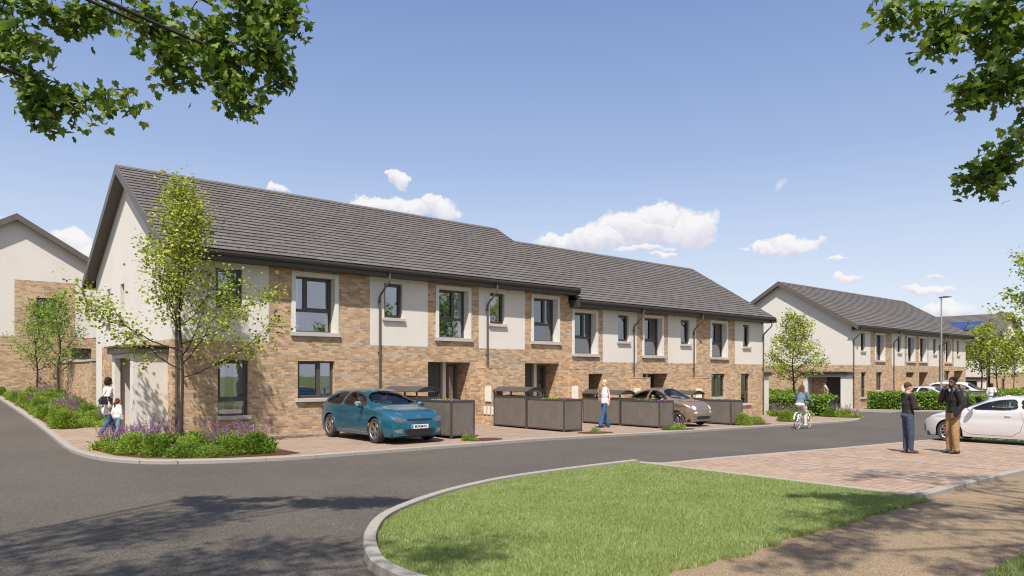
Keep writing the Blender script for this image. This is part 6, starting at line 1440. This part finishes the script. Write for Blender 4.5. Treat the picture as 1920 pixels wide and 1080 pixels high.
# man in leather jacket and tan trousers, hand to his chin, backpack
M['leather'] = plain('black_leather', (.016, .015, .014), .32, 0, .3, 10, .3)
def pack(root, V, H_):
    b = MB(); b.ell((-.235, .0, 1.24), (.11, .16, .22)); b.ell((-.31, 0, 1.17), (.06, .12, .13)); o = b.build('backpack', M['grille'], root, smooth=True)
    b = MB()
    for sg in (-1, 1): b.tube([(-.16, sg*.10, 1.42), (-.05, sg*.12, 1.515), (.10, sg*.13, 1.42), (.13, sg*.14, 1.25), (-.1, sg*.16, 1.08)], .016, 6)
    b.build('strap', M['grille'], o)
    b = MB(); b.ell((.062, 0, 1.445), (.05, .035, .055)); b.build('shirt', plain('grey_shirt', (.28, .30, .33), .9), root, smooth=True)
    b = MB(); b.ell(H_(.052, 0, -.075), (.045, .052, .045)); b.build('beard', M['black'], root, smooth=True)
person('man in black leather jacket and tan trousers with a backpack, hand raised to his chin', (14.22, -14.95, g(14, -15)+.02), D_(142), stand(ell=(.10, .20, 1.17), elr=(.13, -.24, 1.20), wrr=(.17, -.06, 1.47), wrl=(.10, .24, .90), handr=(-.1, .3, .6), palmr=(-1, .3, 0), anl=(-.02, .09, .095), anr=(.02, -.09, .095), look=22, nod=-3) | {'ell': (-.05, .27, 1.14)}, 1.90, (.105, .055, .035),
       dict(name='leather_jacket', mat=M['leather'], hem=.05, g=.022, collar=True), dict(name='trousers', mat=fab('tan_cotton', (.36, .22, .10)), g=.016), fab('black_shoe', (.02, .02, .02), .5), ((.012, .01, .01), 'short'), pack, vs=.010)
# blonde woman
M['ivory'] = fab('ivory_cloth', (.68, .65, .62)); M['bag'] = plain('taupe_bag_leather', (.26, .21, .18), .5); M['blackbag'] = plain('black_bag_leather', (.025, .02, .02), .5)
def handbag(c, mat, sh, big=1.0):
    def f(root, V, H_):
        b = MB(); b.ell(c, (.17*big, .055, .11*big)); b.prism([(c[0]-.15*big, c[2]-.1*big), (c[0]+.15*big, c[2]-.1*big), (c[0]+.10*big, c[2]+.1*big), (c[0]-.10*big, c[2]+.1*big)], 'y', c[1]-.045, c[1]+.045); o = vox(b, 'handbag', mat, root, .012, 3)
        b = MB(); S = V(sh)+Vector((0, 0, .075)); b.tube([(c[0]-.09, c[1], c[2]+.07), S+Vector((-.03, 0, 0)), S+Vector((.03, 0, 0)), (c[0]+.09, c[1], c[2]+.07)], .010, 6); b.build('bag_strap', mat, o)
    return f
person('blonde woman in white sleeveless top and flared jeans carrying a taupe shoulder bag', (13.93, -3.55, g(13.9, -3.5)+.035), D_(168), stand(chest=(-.02, 0, 1.28), shl=(-.02, .165, 1.41), shr=(-.02, -.165, 1.41), ell=(-.05, .24, 1.15), wrl=(.0, .26, .93), elr=(-.02, -.24, 1.16), wrr=(.16, -.15, 1.30), knl=(.13, .08, .51), anl=(.24, .07, .11), anr=(-.20, -.07, .12), knr=(-.03, -.09, .50), toel=(1, 0, 0), toer=(1, 0, -.3), hipl=(0, .085, .93), hipr=(0, -.085, .93), look=14), 1.74, (.62, .38, .28),
       dict(name='top', mat=M['ivory'], hem=.10, g=.012, sleeve=-1), dict(name='jeans', mat=fab('blue_denim', (.03, .09, .22)), g=.002, flare=.045), M['black'], ((.66, .47, .24), 'side'), handbag((-.02, -.27, 1.05), M['bag'], 'shr', .9), vs=.010, female=True)
# woman and child by the porch
WALK = dict(knl=(.12, .09, .52), anl=(.22, .08, .11), knr=(-.02, -.09, .50), anr=(-.24, -.08, .14), toel=(1, 0, 0), toer=(1, 0, -.4))
person('dark-haired woman in cream tunic with a black shoulder bag beside the nearest porch', (-1.35, 1.25, g(-1.1, 1.2)+.03), D_(4), stand(**WALK, shl=(0, .165, 1.41), shr=(0, -.165, 1.41), elr=(-.10, -.24, 1.15), wrr=(-.03, -.25, .92), ell=(-.02, .24, 1.15), wrl=(.08, .25, .92), look=6, nod=8), 1.70, (.45, .25, .16),
       dict(name='tunic', mat=M['ivory'], hem=.12, g=.022, long=.20), dict(name='jeans', mat=fab('blue_jeans_w', (.05, .10, .19))), fab('brown_shoes', (.35, .18, .08)), ((.035, .016, .01), 'bob'), handbag((-.14, -.26, 1.10), M['blackbag'], 'shr', 1.15), vs=.011, female=True)
person('small girl with a brown ponytail in a white top beside the dark-haired woman', (-1.25, .62, g(-.7, .6)+.03), D_(25), stand(**WALK, shl=(0, .15, 1.40), shr=(0, -.15, 1.40), look=4), 1.16, (.5, .29, .19),
       dict(name='top', mat=M['ivory'], hem=.10, g=.02), dict(name='jeans', mat=fab('pale_jeans', (.16, .24, .31))), M['ivory'], ((.14, .055, .025), 'pony'), vs=.012, female=True)
# pair across the road, seen from behind
person('woman in long white coat with a dark shoulder bag, walking beyond the white car', (45.6, -6.8, -.44), D_(-10), stand(**WALK, shl=(0, .165, 1.41), shr=(0, -.165, 1.41), look=0), 1.72, (.4, .22, .15),
       dict(name='coat', mat=M['ivory'], hem=.12, g=.026, long=.36), dict(name='jeans', mat=fab('blue_jeans_x', (.10, .16, .24))), M['black'], ((.045, .015, .01), 'bob'), handbag((-.10, -.27, 1.08), M['blackbag'], 'shr', 1.2), vs=.014, female=True)
person('small red-haired child in white walking right of the woman in the white coat', (46.15, -7.55, -.44), D_(-10), stand(**WALK, shl=(0, .15, 1.40), shr=(0, -.15, 1.40)), 1.18, (.5, .29, .19),
       dict(name='top', mat=M['ivory'], hem=.1, g=.02), dict(name='jeans', mat=fab('pale_jeans_b', (.2, .3, .4))), M['black'], ((.20, .05, .02), 'bob'), vs=.014, female=True)
# jogger by the distant porch
person('man in grey sleeveless shirt jogging past the porch of the cream gable', (39.75, .75, -.40), D_(100), stand(chest=(.05, 0, 1.27), neck=(.08, 0, 1.48), head=(.11, 0, 1.62), shl=(.04, .18, 1.40), shr=(.06, -.18, 1.40), ell=(-.16, .25, 1.20), wrl=(.02, .22, 1.06), elr=(-.06, -.27, 1.16), wrr=(.20, -.16, 1.16), knl=(.22, .10, .60), anl=(.05, .10, .25), anr=(-.28, -.1, .16), toer=(.6, 0, -.8)), 1.78, (.34, .18, .11),
       dict(name='vest', mat=fab('grey_vest', (.42, .42, .42)), hem=.1, g=.02, sleeve=-1), dict(name='shorts', mat=fab('black_shorts', (.02, .02, .03)), short=.3), M['ivory'], ((.02, .015, .012), 'short'), vs=.013)
# cyclist: saddle at local (.25,0,.93) of the bicycle
Jc = dict(pelvis=(.22, 0, 1.03), chest=(.36, 0, 1.31), neck=(.42, 0, 1.50), head=(.46, 0, 1.63), shl=(.40, .165, 1.43), shr=(.40, -.165, 1.43), ell=(.47, .26, 1.20), elr=(.47, -.26, 1.20), wrl=(.62, .29, 1.07), wrr=(.62, -.29, 1.07), handl=(0, 0, -.2), handr=(0, 0, -.2), palml=(0, 0, -1), palmr=(0, 0, -1),
          hipl=(.22, .095, .98), hipr=(.22, -.095, .98), knl=(.60, .12, .80), anl=(.36, .125, .55), knr=(.48, -.12, .62), anr=(.44, -.125, .22), toel=(1, 0, -.1), toer=(1, 0, -.1), look=0)
cy = person('woman with long brown hair in denim jacket and cream trousers riding the bicycle', (BX, BY, BZ), D_(5), Jc, 1.75, (.58, .34, .25), dict(name='denim_jacket', mat=fab('denim_jacket', (.11, .165, .215), .85, .3), hem=.0, g=.02), dict(name='trousers', mat=fab('cream_trousers', (.60, .54, .49)), short=.85), M['ivory'], ((.12, .05, .03), 'long'), vs=.010, female=True)
